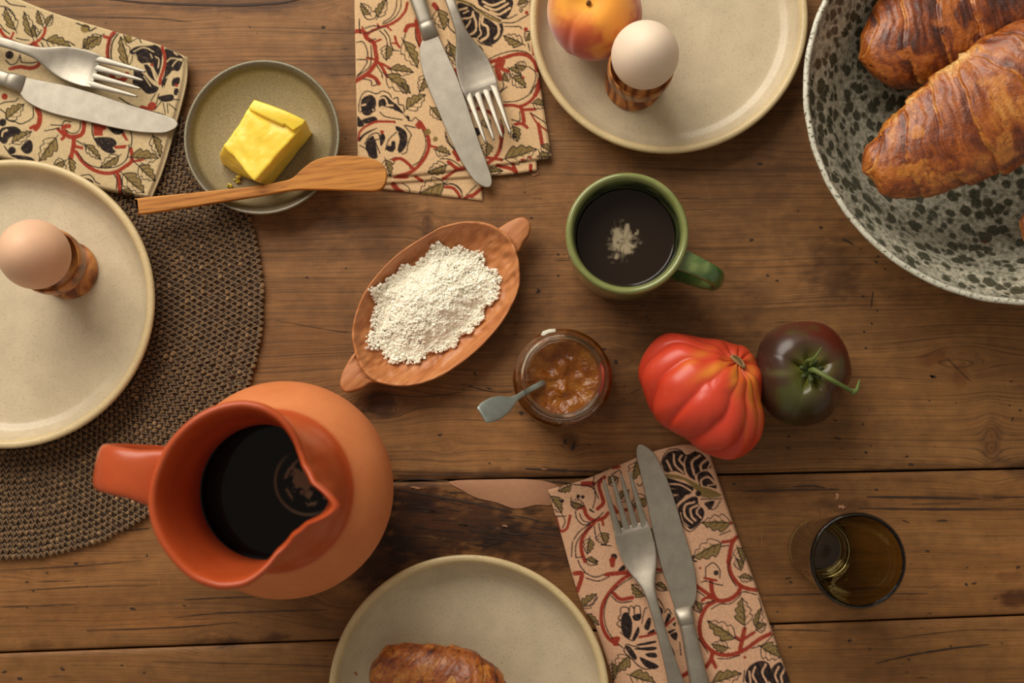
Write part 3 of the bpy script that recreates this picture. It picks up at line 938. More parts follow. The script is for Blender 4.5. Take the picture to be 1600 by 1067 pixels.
# --- napkin at the upper left
p1 = Print(-80, -40, 305, 320, ground=(202, 178, 136))
S = p1
S.crop(0, 0, 9.7)
for q, wd in (([(0, 450), (60, 540), (150, 600), (280, 660), (400, 690), (520, 650), (620, 580), (670, 500), (680, 420)], 5), ([(200, 490), (160, 590)], 3.5), ([(500, 650), (560, 700), (600, 760)], 6), ([(150, 1040), (300, 1010), (450, 1030), (560, 1000), (600, 940)], 6), ([(-300, 900), (-150, 700), (-100, 500), (0, 450)], 6), ([(-700, 200), (-500, 500), (-300, 900)], 6)):
    S.V(q, wd)
for q in ([(0, 370), (60, 450), (140, 510)], [(240, 570), (330, 595), (430, 605)], [(550, 545), (600, 500), (625, 450)], [(0, 90), (100, 110), (180, 180), (240, 300)], [(30, 215), (80, 270), (120, 350), (190, 420)], [(300, 830), (310, 900), (330, 940), (480, 950), (570, 930)], [(620, 640), (660, 720), (660, 780)], [(640, 580), (720, 620), (850, 620), (1030, 630), (1130, 690)], [(270, 660), (400, 700), (500, 660)], [(80, 0), (150, 60), (250, 80), (380, 100)], [(80, 910), (160, 980), (250, 940), (300, 840)]):
    S.K(q, 1.5)
for b, t_, h_ in (((230, 450), (80, 130), 11), ((490, 560), (370, 200), 10), ((640, 380), (570, 170), 8), ((700, 390), (790, 230), 7), ((700, 610), (1050, 700), 14), ((1260, 720), (1470, 560), 11), ((550, 560), (500, 380), 7), ((-200, 300), (-420, 100), 12)):
    S.L(b, t_, h_)
S.D(1290, 430, 7, OLV)
S.K([(1160, 350), (1260, 390), (1350, 410), (1355, 470), (1455, 420)], 1.8)
S.K([(1100, 770), (1200, 750), (1300, 810), (1400, 870)], 1.5)
S.D(140, 830, 6.5)
S.crop(130, 40, 7.624)
for q, wd in (([(370, 70), (320, 150), (295, 260), (290, 350), (310, 430)], 6), ([(250, 130), (320, 150)], 5), ([(330, 540), (370, 650), (480, 640), (520, 580)], 8), ([(690, 970), (790, 985)], 5)):
    S.V(q, wd)
S.K([(420, 90), (350, 200), (330, 330), (340, 450)], 2)
S.K([(390, 90), (310, 200), (300, 350), (310, 450)], 1.2)
S.K([(430, 860), (560, 940), (700, 990), (960, 1060)], 1.6)
S.L((540, 480), (450, 150), 12)
S.L((220, 120), (10, 260), 11)
S.D(530, 160, 7, OLV)
S.K([(480, 110), (540, 200), (650, 150), (690, 200)], 1.4)
for q in ([(555, 310), (640, 250), (790, 240), (860, 230), (930, 280), (940, 380), (920, 520), (880, 620), (850, 560), (800, 450), (710, 460), (640, 400), (610, 350)], [(980, 270), (1090, 310), (1190, 380), (1190, 430), (1140, 540), (1060, 540), (1000, 640), (960, 760), (930, 690), (970, 560), (980, 400)],
          [(610, 500), (700, 540), (760, 620), (830, 700), (900, 740), (860, 800), (760, 810), (680, 740), (590, 690), (600, 600)], [(1070, 630), (1150, 620), (1140, 700), (1060, 720)], [(890, 850), (1060, 820), (1070, 890), (950, 910)], [(720, 450), (800, 500), (850, 640), (900, 690), (780, 600)], [(1090, 750), (1140, 760), (1120, 830), (1080, 820)]):
    S.B(q)
for q in ([(600, 310), (720, 260), (840, 310)], [(620, 340), (640, 390)], [(700, 460), (790, 450), (830, 500), (890, 620)], [(860, 370), (900, 400), (890, 500)], [(990, 430), (1050, 390), (1180, 400)], [(1060, 480), (1120, 410), (1180, 420)], [(990, 620), (1060, 560), (1140, 560)], [(960, 760), (1040, 640), (1130, 600)], [(720, 600), (800, 720)], [(650, 500), (730, 580)], [(930, 820), (960, 720)], [(800, 340), (820, 380)], [(1080, 320), (1120, 350)]):
    S.T(q, 1.8)
S.V([(940, 250), (970, 380), (960, 500), (920, 620), (910, 690)], 5)
S.D(820, 960, 7, RED)
S.D(815, 465, 2.4, RED)
S.D(1110, 710, 2.6, RED)
for q in ([(950, 920), (980, 1060)], [(1020, 930), (1100, 1000)], [(1000, 930), (1010, 1040)], [(930, 900), (850, 1000)], [(1070, 880), (1150, 880)], [(860, 810), (800, 900)], [(900, 810), (870, 930)]):
    S.K(q, 1.1)
S.crop(0, 150, 6.4)
for q in ([(930, 270), (1070, 290), (1060, 340), (1030, 350), (1030, 400), (940, 400)], [(1140, 500), (1280, 490), (1250, 530), (1150, 530)], [(1230, 340), (1290, 450), (1260, 450), (1220, 390)]):
    S.fill(q, RED, smooth=False)
for q, wd in (([(370, 120), (400, 200), (390, 280), (360, 330)], 8), ([(840, 240), (840, 330), (810, 390), (740, 410), (680, 400), (640, 350), (640, 310), (690, 300)], 7), ([(740, 410), (735, 500), (710, 620)], 7), ([(740, 500), (820, 520)], 5), ([(760, 560), (830, 660), (920, 730), (1030, 770), (1140, 765), (1230, 720), (1310, 660), (1320, 600), (1310, 530)], 6),
              ([(1310, 660), (1430, 635)], 4), ([(1170, 760), (1190, 850), (1200, 990)], 6), ([(580, 330), (640, 400), (620, 430)], 5), ([(310, 320), (380, 290)], 6)):
    S.V(q, wd)
S.D(45, 5, 5, RED)
for q in ([(1070, 290), (1230, 330), (1220, 380), (1140, 380)], [(955, 420), (1120, 420), (1170, 480), (1130, 520), (1160, 560), (1110, 580), (1030, 545), (990, 490)], [(0, 340), (60, 310), (160, 310), (215, 355), (180, 400), (100, 420), (60, 480), (0, 450)], [(210, 520), (290, 440), (330, 480), (320, 560), (260, 580)], [(800, 820), (900, 830), (940, 870), (900, 890)], [(120, 590), (300, 610), (350, 660), (200, 640)], [(-200, 350), (0, 340), (0, 450), (-200, 480)]):
    S.B(q)
S.D(25, 265, 6)
S.D(120, 545, 6)
S.T([(20, 400), (30, 360), (70, 340)], 3)
for q in ([(330, 110), (335, 200), (300, 240), (210, 280), (140, 250)], [(620, 290), (650, 250), (710, 260)], [(660, 340), (700, 370), (760, 370), (800, 330), (805, 260)], [(780, 570), (850, 660), (950, 710), (1080, 720), (1180, 700), (1260, 640), (1290, 540), (1290, 490)], [(920, 270), (930, 390), (990, 510)], [(1300, 330), (1320, 420), (1310, 520)], [(1140, 780), (1170, 840), (1165, 930)], [(510, 290), (620, 295)], [(450, 350), (600, 320)], [(770, 450), (850, 500), (870, 530)],
          [(0, 80), (60, 60), (150, 50), (180, 20)], [(0, 130), (60, 180), (80, 240), (140, 260)], [(1200, 790), (1220, 900), (1210, 980)], [(800, 800), (900, 790), (960, 860), (1000, 880)], [(40, 500), (120, 600), (200, 610)]):
    S.K(q, 1.4)
for b, t_, h_ in (((560, 420), (400, 640), 15), ((60, 230), (230, 90), 13), ((120, 470), (310, 360), 10), ((690, 620), (720, 790), 10), ((860, 490), (1000, 630), 9), ((1190, 600), (1010, 710), 10), ((1310, 610), (1570, 620), 15), ((1230, 780), (1430, 960), 16), ((1390, 700), (1540, 840), 14), ((1530, 400), (1600, 600), 11), ((640, 650), (540, 700), 9), ((1230, 940), (1330, 1010), 9)):
    S.L(b, t_, h_)
nz = at(120, 160, .01)
nap1 = thing('folded_napkin', 'floral block-printed napkin at the upper left, half on the placemat, under a fork and knife', 'napkin', (nz[0], nz[1], 0.005), 'floral napkins')
N1T = [(-70, -38), (0, -14), (80, 18), (178, 48), (245, 68), (290, 88)]
N1R = [(290, 88), (285, 130), (270, 190), (250, 260), (231, 308)]
N1B = [(-70, 228), (0, 245), (80, 268), (153, 293), (231, 308)]
N1L = [(-70, -38), (-70, 228)]
def off(P, dx, dy, ext=0):
    return [(x + dx, y + dy) for x, y in P]
for zz, dx, dy in ((.0075, 4, 3), (.0092, 6, 1.5), (.0108, 5, 0)):
    sheet('folded_layer', (off(N1T, dx * .5, dy + 1), off(N1B, dx, dy), off(N1L, 0, dy), [(N1T[-1][0] + dx * .5, N1T[-1][1] + dy + 1)] + off(N1R[1:-1], dx, dy) + [(N1B[-1][0] + dx, N1B[-1][1] + dy)]), zz, p1, nap1, step=2.4, thick=.0014, wave=.0002, seed=3)
sheet('top_layer', (N1T, N1B, N1L, N1R), .0128, p1, nap1, thick=.0022, wave=.0009, seed=1)

# --- napkin at the top middle
p2 = Print(540, -60, 880, 325, ground=(216, 180, 136))
S = p2
S.crop(545, 0, 6.669)
for q, wd in (([(610, 30), (590, 110), (530, 190), (440, 250), (330, 285), (230, 330), (180, 380)], 4.5), ([(70, 325), (150, 330), (190, 400), (260, 450), (280, 550), (290, 630), (250, 700), (190, 770), (60, 850)], 7), ([(190, 605), (280, 620)], 4), ([(190, 780), (270, 810), (315, 870)], 6), ([(260, 440), (335, 410)], 3.5), ([(290, 630), (340, 690), (400, 800)], 5), ([(340, 660), (430, 710)], 4),
              ([(590, 320), (620, 270), (700, 250), (720, 170)], 7), ([(710, 220), (720, 330), (745, 470)], 8), ([(480, 380), (500, 450), (530, 490)], 4), ([(450, 450), (500, 450)], 3), ([(400, 280), (440, 315)], 3), ([(140, 280), (150, 330)], 3), ([(890, 50), (920, 90)], 8), ([(300, 250), (320, 290)], 3)):
    S.V(q, wd)
for q in ([(545, 0), (540, 80), (490, 170), (420, 225), (350, 250)], [(500, 0), (490, 90), (440, 180), (360, 230)], [(160, 300), (250, 270), (320, 280)], [(80, 440), (150, 440), (190, 520), (200, 600)], [(230, 470), (235, 600), (210, 700), (80, 800)], [(320, 320), (380, 380), (400, 450)], [(370, 310), (420, 380), (435, 450)], [(290, 680), (340, 760), (350, 810)], [(590, 350), (570, 430)], [(150, 820), (230, 840), (240, 890), (290, 880), (280, 840)],
          [(690, 300), (700, 400), (740, 480)], [(80, 620), (190, 630), (150, 720), (85, 790)], [(140, 130), (190, 200), (270, 190), (285, 130), (250, 120)], [(160, 350), (250, 320), (380, 280)], [(110, 200), (110, 280), (120, 350)], [(430, 450), (470, 520), (520, 530)], [(210, 430), (280, 405)]):
    S.K(q)
for b, t_, h_ in (((220, 150), (130, 40), 9), ((300, 180), (390, 0), 10), ((570, 430), (710, 690), 14), ((400, 470), (390, 620), 11), ((430, 720), (660, 750), 11), ((390, 780), (630, 960), 15), ((810, 780), (740, 950), 11), ((930, 100), (990, 300), 14), ((1050, 450), (1060, 580), 8)):
    S.L(b, t_, h_)
S.crop(545, 130, 5.768)
for q in ([(120, 140), (200, 105), (245, 150), (240, 220), (190, 290), (130, 280), (110, 220)], [(280, 130), (330, 110), (400, 170), (440, 200), (500, 280), (430, 250), (330, 230), (270, 210)], [(80, 300), (140, 380), (80, 390)], [(120, 330), (230, 300), (260, 350), (150, 360)], [(90, 500), (160, 440), (270, 400), (150, 470), (100, 530)], [(150, 560), (220, 470), (260, 640), (250, 680), (200, 670)],
          [(280, 480), (310, 450), (330, 500), (290, 570)], [(420, 390), (500, 420), (530, 480), (520, 560), (470, 630), (440, 600), (460, 500)], [(340, 580), (400, 520), (430, 560), (400, 620), (350, 610)], [(520, 290), (550, 310), (540, 350)]):
    S.B(q)
for q in ([(210, 235), (280, 290), (380, 310), (480, 340)], [(250, 150), (320, 130), (350, 190)], [(130, 540), (200, 470), (300, 430)], [(240, 500), (270, 560), (280, 630)], [(370, 560), (400, 470), (440, 440)], [(430, 480), (430, 610)], [(290, 210), (400, 240)], [(120, 200), (150, 190)], [(340, 200), (400, 200)]):
    S.T(q, 2.6)
for q in ([(90, 250), (90, 190), (100, 150), (120, 100), (170, 70), (250, 95), (300, 70), (360, 90), (385, 130)], [(400, 140), (440, 130), (450, 190), (490, 200), (500, 260)], [(100, 260), (130, 240), (200, 240)], [(500, 380), (560, 460), (550, 500), (530, 560), (520, 620), (480, 640)], [(280, 260), (330, 300), (480, 330)], [(500, 290), (560, 340), (600, 310), (640, 350)], [(510, 380), (600, 400)], [(660, 410), (690, 490), (690, 590), (640, 700), (580, 740)],
          [(370, 690), (440, 670), (540, 730), (550, 770)], [(360, 750), (410, 720), (400, 690)], [(820, 680), (920, 690), (1010, 750)], [(210, 220), (240, 240), (210, 260), (205, 230)], [(140, 550), (190, 470), (260, 450), (280, 500), (240, 520), (280, 630)], [(330, 600), (360, 510), (430, 440)], [(870, 470), (890, 530), (950, 600)], [(80, 300), (130, 360), (200, 350)], [(100, 560), (160, 600), (200, 700)]):
    S.K(q)
for q, wd in (([(415, 350), (330, 345), (240, 350), (150, 390), (100, 440), (80, 510)], 4), ([(640, 350), (690, 430), (720, 520), (710, 620), (650, 720), (560, 800), (440, 840)], 6), ([(720, 560), (790, 580)], 4), ([(400, 690), (470, 680), (540, 730), (580, 770)], 5), ([(950, 620), (990, 680)], 7), ([(900, 710), (980, 770), (1050, 760)], 6), ([(980, 770), (900, 830), (850, 860)], 5),
              ([(415, 850), (530, 850)], 4), ([(600, 840), (660, 880)], 5), ([(400, 910), (440, 960), (480, 985)], 8), ([(870, 935), (940, 945), (990, 1000), (1000, 1030)], 5), ([(1040, 1040), (1096, 1010)], 5)):
    S.V(q, wd)
S.D(635, 380, 6, RED)
S.D(300, 440, 3, RED)
S.K([(870, 910), (950, 915), (1010, 970), (1020, 1020)], 1.4)
S.K([(480, 900), (540, 940), (550, 980)], 1.1)
for b, t_, h_ in (((520, 230), (680, 110), 14), ((780, 600), (910, 640), 10), ((880, 740), (720, 800), 12), ((860, 900), (640, 990), 18), ((740, 220), (830, 330), 9), ((330, 690), (370, 830), 10), ((480, 0), (520, 90), 8)):
    S.L(b, t_, h_)
S.D(710, 440, 5, OLV)
S.D(780, 505, 4, OLV)
S.crop(690, 0, 7.111)
S.B([(330, -200), (700, -250), (790, 0), (795, 60), (760, 150), (700, 210), (590, 170), (500, 110), (420, 60), (400, 0)])
for q in ([(460, 20), (560, 60), (700, 10)], [(480, 70), (600, 110), (740, 40)], [(540, 130), (640, 160), (760, 90)], [(430, -60), (560, -20), (700, -80)]):
    S.T(q, 3.4)
S.B([(180, 40), (330, 70), (420, 140), (520, 190), (660, 250), (690, 330), (650, 430), (560, 500), (450, 480), (400, 430), (300, 410), (240, 330), (220, 230)])
for q, wd in (([(460, 180), (450, 260), (510, 300), (510, 400), (440, 450)], 3.8), ([(560, 220), (630, 290), (630, 380), (590, 430)], 3.8), ([(350, 150), (385, 260), (370, 350), (310, 390)], 3.2), ([(200, 110), (280, 90)], 2.8), ([(430, 170), (420, 300), (440, 370), (400, 420)], 2), ([(230, 210), (330, 190), (350, 130)], 2.6), ([(260, 320), (300, 270), (320, 230)], 2.6), ([(240, 150), (300, 120)], 2)):
    S.T(q, wd)
S.stroke([(150, -10), (330, 50), (400, 110), (520, 190), (640, 240)], 6, CRM)
S.stroke([(150, -10), (330, 50), (400, 110), (520, 190), (640, 240)], 4, OLV)
for q in ([(670, 210), (760, 200), (840, 160)], [(670, 250), (800, 250), (900, 200), (970, 160)], [(700, 295), (860, 295), (890, 320)], [(400, 450), (450, 490), (560, 510)], [(520, 660), (650, 600), (800, 565), (920, 575), (1000, 620)], [(380, 520), (470, 600), (500, 640)], [(380, 540), (420, 510), (460, 560)], [(970, 740), (1040, 800), (1040, 900), (980, 1040)], [(670, 880), (690, 960), (650, 1020)], [(560, 750), (620, 720)], [(80, 210), (80, 300), (160, 380)],
          [(870, 100), (900, 110), (880, 135), (865, 115)], [(310, 50), (500, 150), (660, 230)], [(960, 480), (980, 560)]):
    S.K(q)
for q, wd in (([(530, 690), (640, 660), (760, 620), (860, 600), (960, 620), (1030, 690), (1060, 780)], 6), ([(640, 660), (620, 760), (650, 870)], 9), ([(690, 680), (670, 760), (740, 790)], 6), ([(1020, 500), (1030, 600)], 6), ([(1090, 880), (1060, 1010), (1040, 1060)], 7), ([(150, 780), (190, 840)], 7)):
    S.V(q, wd)
for x, y, r in ((945, 140, 3), (935, 325, 3.5), (900, 865, 3)):
    S.D(x, y, r, RED)
for b, t_, h_ in (((900, 490), (700, 400), 12), ((990, 350), (940, 450), 9), ((80, 480), (170, 730), 10), ((940, 740), (820, 720), 9), ((750, 760), (880, 830), 8), ((740, 900), (700, 810), 8), ((790, 860), (930, 970), 11), ((850, 50), (960, 20), 8)):
    S.L(b, t_, h_)
S.crop(680, 130, 5.768)
for q, wd in (([(620, 200), (700, 200), (770, 210), (860, 160), (920, 80), (950, 20)], 5), ([(770, 210), (790, 280), (800, 350)], 6), ([(720, 370), (780, 365), (830, 400)], 5), ([(790, 240), (900, 235)], 5), ([(860, 270), (920, 360), (1010, 430)], 3), ([(930, 370), (950, 470), (965, 560)], 6), ([(600, 500), (580, 600), (540, 670), (460, 730)], 6), ([(470, 670), (600, 690)], 5), ([(320, 250), (400, 230), (500, 270), (550, 330), (600, 420), (590, 500)], 5),
              ([(560, 740), (680, 770), (730, 800)], 6), ([(700, 730), (730, 800)], 6), ([(860, 740), (860, 790)], 6), ([(180, 620), (210, 690)], 6), ([(330, 1020), (380, 980), (415, 950)], 6), ([(780, 690), (800, 690)], 4), ([(850, 670), (860, 675)], 4)):
    S.V(q, wd)
for q in ([(620, 170), (740, 160), (850, 100), (910, 10)], [(590, 330), (620, 430), (600, 520), (590, 600)], [(860, 270), (1000, 360)], [(280, 1010), (370, 920)], [(80, 910), (170, 910), (230, 960), (240, 1010)], [(480, 770), (560, 780), (600, 800)], [(690, 330), (760, 340), (760, 260)], [(930, 600), (960, 680)], [(650, 30), (590, 80)], [(90, 440), (130, 540), (180, 600)]):
    S.K(q)
S.D(720, 470, 5)
S.D(370, 440, 7)
for b, t_, h_ in (((700, 390), (740, 520), 11), ((630, 680), (900, 600), 17), ((470, 540), (460, 650), 11), ((960, 560), (1040, 620), 9), ((930, 660), (1040, 660), 9), ((880, 180), (1000, 200), 10), ((450, 320), (470, 400), 9), ((470, 800), (600, 790), 8)):
    S.L(b, t_, h_)
nz = at(700, 130, .0)
nap2 = thing('folded_napkin', 'floral block-printed napkin at the top, between the butter dish and the peach plate', 'napkin', (nz[0], nz[1], 0.0005), 'floral napkins')
sheet('lower_layer', ([(556, 150), (752, 150)], [(568, 292), (660, 302), (753.5, 313)], [(556, 150), (568, 292)], [(752, 150), (753.5, 313)]), .0022, p2, nap2, thick=.0014, wave=.0002, seed=4)
sheet('middle_layer', ([(555, 100), (836, 100)], [(560, 288), (610, 286), (675, 281), (783, 273), (838.5, 266)], [(555, 100), (560, 288)], [(836, 100), (838.5, 266)]), .0042, p2, nap2, thick=.0015, wave=.0002, seed=5)
sheet('top_layer', ([(552, -50), (825, -50)], [(559, 272), (604, 275), (659, 273), (767, 260), (861.7, 246)], [(552, -50), (555.5, 124), (559, 272)], [(825, -50), (832, 31), (843, 124), (861.7, 246)]), .0062, p2, nap2, thick=.002, wave=.0006, seed=6)

# --- napkin at the bottom right
p3 = Print(845, 690, 1290, 1180, ground=(214, 168, 134))
S = p3
S.crop(850, 690, 5.617)
for q, wd in (([(340, 370), (430, 370)], 8), ([(530, 310), (480, 380), (510, 480), (520, 540), (470, 590)], 6), ([(300, 580), (350, 580), (370, 640), (430, 690), (520, 670), (560, 630)], 6), ([(440, 710), (370, 790), (330, 870), (330, 960), (360, 1050)], 6), ([(510, 680), (520, 730)], 4), ([(105, 660), (140, 780), (200, 760), (230, 650)], 4.5), ([(600, 560), (640, 620)], 6), ([(690, 600), (790, 595)], 5), ([(610, 230), (660, 220)], 5)):
    S.V(q, wd)
for q in ([(260, 375), (420, 400), (450, 480), (430, 580)], [(400, 600), (440, 620), (400, 590)], [(275, 610), (290, 680), (350, 730), (420, 705), (480, 660), (520, 620)], [(310, 630), (340, 690), (400, 710)], [(400, 725), (310, 790), (260, 860)], [(250, 880), (240, 1010)], [(420, 740), (330, 820), (280, 910), (280, 1020)], [(440, 290), (430, 380)], [(160, 640), (185, 700), (160, 760)], [(440, 740), (460, 870)], [(280, 1020), (340, 1010)], [(480, 720), (490, 780)],
          [(500, 320), (440, 390), (480, 500)], [(110, 655), (190, 655)], [(500, 905), (590, 915)], [(240, 490), (240, 560), (290, 600)], [(600, 290), (660, 250), (680, 290)], [(820, 370), (840, 390), (870, 360)]):
    S.K(q, 1.3)
S.D(300, 480, 3)
S.D(340, 485, 3)
S.D(160, 520, 3)
S.D(615, 1010, 5)
S.D(600, 1040, 5, RED)
S.B([(420, 1020), (480, 1050), (450, 1065)])
for b, t_, h_ in (((240, 380), (130, 430), 9), ((60, 480), (150, 620), 12), ((245, 530), (350, 560), 9), ((570, 370), (650, 320), 11), ((650, 520), (740, 430), 10), ((900, 490), (770, 560), 13), ((810, 180), (780, 330), 12), ((400, 850), (380, 980), 10), ((500, 800), (540, 900), 12), ((910, 760), (960, 870), 9), ((640, 690), (680, 800), 6)):
    S.L(b, t_, h_)
S.crop(870, 870, 5.414)
for q, wd in (([(660, 140), (600, 160), (520, 220), (440, 310), (390, 400), (375, 500), (390, 600), (440, 690), (510, 740)], 6), ([(480, 310), (540, 360), (640, 345)], 6), ([(600, 130), (500, 140), (420, 150)], 7), ([(900, 110), (800, 105)], 5), ([(150, 140), (210, 140), (200, 210), (170, 290)], 7), ([(460, 700), (520, 690), (490, 740)], 6), ([(1040, 1020), (1110, 980)], 7), ([(470, 20), (470, 70)], 8)):
    S.V(q, wd)
for q in ([(550, 500), (600, 470), (640, 560), (620, 690), (550, 630)], [(640, 500), (710, 480), (710, 530), (660, 540)], [(640, 690), (690, 590), (700, 640), (660, 710)], [(740, 600), (770, 520), (800, 530), (780, 620)], [(830, 390), (900, 450), (870, 500)], [(910, 570), (940, 480), (970, 500), (930, 570)], [(580, 770), (620, 760), (680, 850), (650, 870)], [(680, 740), (830, 710), (830, 730), (700, 755)], [(650, 780), (790, 760), (850, 770), (800, 795)],
          [(700, 850), (760, 870), (860, 920), (830, 950), (750, 930)], [(750, 820), (830, 810), (850, 850), (780, 850)], [(950, 730), (1000, 820), (980, 880), (930, 780)], [(960, 660), (1020, 640), (1010, 710)], [(940, 630), (1010, 610), (960, 650)], [(540, 90), (570, 70), (580, 110), (520, 120)], [(770, 640), (830, 610), (820, 650), (780, 660)], [(980, 570), (1010, 550), (1000, 590)]):
    S.B(q)
for q in ([(230, 130), (320, 170), (400, 150)], [(250, 180), (350, 205), (440, 170)], [(640, 170), (520, 250), (430, 350), (400, 480), (420, 600), (470, 690)], [(460, 330), (530, 385), (640, 375)], [(180, 30), (200, 80), (240, 130)], [(780, 140), (900, 130)], [(205, 390), (250, 420), (320, 380), (345, 340)], [(820, 330), (870, 370), (910, 440)], [(1040, 720), (1050, 830)],
          [(540, 480), (545, 430), (600, 430), (610, 480)], [(610, 480), (620, 420), (650, 430), (655, 490)], [(655, 480), (660, 420), (700, 420), (710, 480)], [(550, 540), (520, 520), (540, 490)], [(545, 600), (510, 570), (530, 540)], [(590, 740), (570, 800), (640, 870), (690, 920), (760, 950), (860, 930)], [(720, 560), (740, 450), (760, 430)], [(540, 640), (600, 690), (640, 710)], [(600, 740), (700, 770)], [(910, 470), (940, 440), (970, 480)], [(520, 740), (560, 770)]):
    S.K(q, 1.3)
S.V([(700, 680), (820, 650), (900, 600), (990, 520)], 4)
for b, t_, h_ in (((210, 430), (330, 320), 11), ((230, 500), (350, 570), 10), ((610, 840), (490, 960), 15), ((620, 1000), (820, 1060), 15), ((740, 330), (640, 240), 12), ((840, 230), (930, 280), 8), ((470, 900), (480, 1040), 9), ((250, 20), (340, 60), 8)):
    S.L(b, t_, h_)
S.crop(1010, 690, 5.617)
S.fill([(170, 285), (280, 295), (400, 345), (480, 390), (600, 430), (660, 480), (500, 490), (420, 410), (330, 340), (180, 315)], OLV)
for q in ([(150, 150), (200, 90), (290, 80), (350, 130), (330, 200), (345, 290), (250, 260), (170, 270), (140, 200)], [(350, 130), (450, 90), (530, 150), (570, 230), (500, 250), (430, 300), (430, 350), (370, 300), (340, 200)], [(450, 290), (530, 260), (590, 320), (620, 410), (560, 400), (500, 390), (470, 390)], [(170, 320), (290, 350), (410, 400), (400, 440), (330, 430), (200, 400)], [(200, 415), (390, 440), (350, 470), (220, 455)], [(230, 490), (350, 460), (280, 540), (240, 560)],
          [(290, 560), (390, 490), (450, 490), (460, 550), (510, 610), (490, 690), (400, 770), (360, 750), (290, 690), (280, 620)], [(510, 540), (600, 520), (570, 590), (540, 580)]):
    S.B(q)
for q, wd in (([(180, 170), (220, 250)], 3), ([(240, 110), (250, 200), (320, 270)], 3), ([(310, 120), (290, 160), (330, 210)], 3), ([(470, 120), (400, 180), (420, 290)], 3.5), ([(540, 150), (480, 200), (480, 250)], 3.5), ([(560, 190), (540, 240)], 2.5), ([(490, 390), (480, 340), (540, 310), (600, 360)], 3), ([(540, 385), (600, 375)], 2), ([(190, 370), (300, 380), (390, 430)], 2.5),
              ([(420, 530), (340, 560), (340, 650), (400, 710)], 3), ([(450, 560), (390, 590), (400, 660), (430, 690)], 3), ([(470, 570), (440, 620), (480, 670)], 2.5), ([(350, 130), (330, 200), (350, 290), (430, 350)], 1.6), ([(300, 620), (320, 700), (370, 740)], 1.4)):
    S.T(q, wd)
S.D(455, 455, 4.5)
for q in ([(130, 200), (150, 130), (200, 70), (290, 70), (350, 120), (430, 85)], [(480, 505), (660, 500)], [(650, 520), (600, 590), (540, 590)], [(300, 710), (380, 790), (480, 710)], [(660, 920), (720, 910)], [(410, 1000), (415, 1040), (440, 1050)], [(640, 820), (740, 780)]):
    S.K(q)
for b, t_, h_ in (((740, 715), (500, 710), 16), ((660, 890), (415, 1010), 17), ((800, 930), (850, 1060), 12)):
    S.L(b, t_, h_)
for q, wd in (([(670, 880), (740, 870), (800, 840)], 5), ([(790, 840), (750, 900), (720, 1060)], 7)):
    S.V(q, wd)
S.D(745, 715, 2.6, RED)
S.crop(1060, 870, 5.416)
for q, wd in (([(430, 0), (430, 90), (460, 170), (520, 240), (590, 270), (670, 280)], 6.5), ([(530, 250), (500, 310), (430, 360), (340, 370), (290, 310), (275, 200)], 7), ([(150, 245), (230, 300), (330, 370)], 6), ([(220, 180), (320, 200)], 4), ([(200, 370), (240, 345), (290, 350)], 5), ([(320, 370), (240, 420), (190, 520), (180, 620), (210, 720), (290, 800), (380, 830), (480, 820), (570, 780), (680, 700), (780, 650)], 6.5),
              ([(520, 790), (540, 700), (560, 610)], 7), ([(545, 700), (640, 640)], 5), ([(490, 680), (530, 710)], 5), ([(290, 810), (270, 880), (230, 930)], 7), ([(280, 860), (315, 930)], 6), ([(20, 1020), (70, 980)], 6)):
    S.V(q, wd)
S.D(185, 95, 2, RED)
S.D(563, 850, 2.3, RED)
S.D(320, 135, 4)
for q in ([(455, 0), (420, 90), (440, 170), (490, 250)], [(160, 290), (220, 330)], [(280, 440), (350, 400), (440, 395), (510, 340), (550, 295), (660, 320)], [(200, 400), (300, 370)], [(170, 690), (250, 810)], [(330, 860), (420, 860), (520, 830)], [(620, 775), (720, 740), (800, 660)], [(560, 960), (550, 1060)], [(230, 90), (295, 50), (350, 110), (350, 180)], [(230, 90), (230, 170)], [(190, 215), (240, 205), (320, 230), (375, 240)], [(680, 350), (700, 430), (650, 500)], [(120, 0), (130, 35), (155, 38)]):
    S.K(q)
for b, t_, h_ in (((560, 580), (540, 360), 16), ((480, 690), (260, 550), 16), ((420, 770), (290, 740), 11), ((660, 600), (700, 440), 9), ((660, 620), (740, 570), 9), ((520, 170), (630, 190), 8), ((290, 1060), (520, 990), 15), ((700, 760), (860, 850), 17), ((500, 20), (530, 110), 9), ((150, 380), (180, 470), 9)):
    S.L(b, t_, h_)
S.B([(580, 960), (640, 900), (720, 880), (780, 930), (760, 1067), (580, 1067)])
S.B([(780, 960), (860, 890), (910, 960), (960, 1067), (780, 1067)])
for q in ([(650, 930), (630, 1000), (660, 1060)], [(740, 910), (710, 980), (750, 1060)], [(600, 970), (610, 1060)], [(850, 930), (820, 1000), (840, 1060)], [(900, 950), (870, 1010), (880, 1060)]):
    S.T(q, 3)
nz = at(1040, 880, .0)
nap3 = thing('folded_napkin', 'floral block-printed napkin at the bottom, right of the croissant plate, touching the red tomato', 'napkin', (nz[0], nz[1], 0.0005), 'floral napkins')
N3T = [(856, 765), (913, 749), (978, 722), (1021, 705), (1075, 694), (1106, 702)]
N3L = [(856, 765), (878, 840), (894, 898), (912, 952), (934, 988), (975, 1120), (985, 1160)]
N3R = [(1106, 702), (1148, 825), (1185, 927), (1234, 1067), (1268, 1160)]
N3B = [(985, 1160), (1268, 1160)]
sheet('lower_layer', (off(N3T, 2, 3), off(N3B, 1, 3), off(N3L, 2, 3), off(N3R, 2, 3)), .0030, p3, nap3, step=2.2, thick=.0014, wave=.0002, seed=7)
sheet('top_layer', (N3T, N3B, N3L, N3R), .0052, p3, nap3, thick=.002, wave=.0007, seed=8)

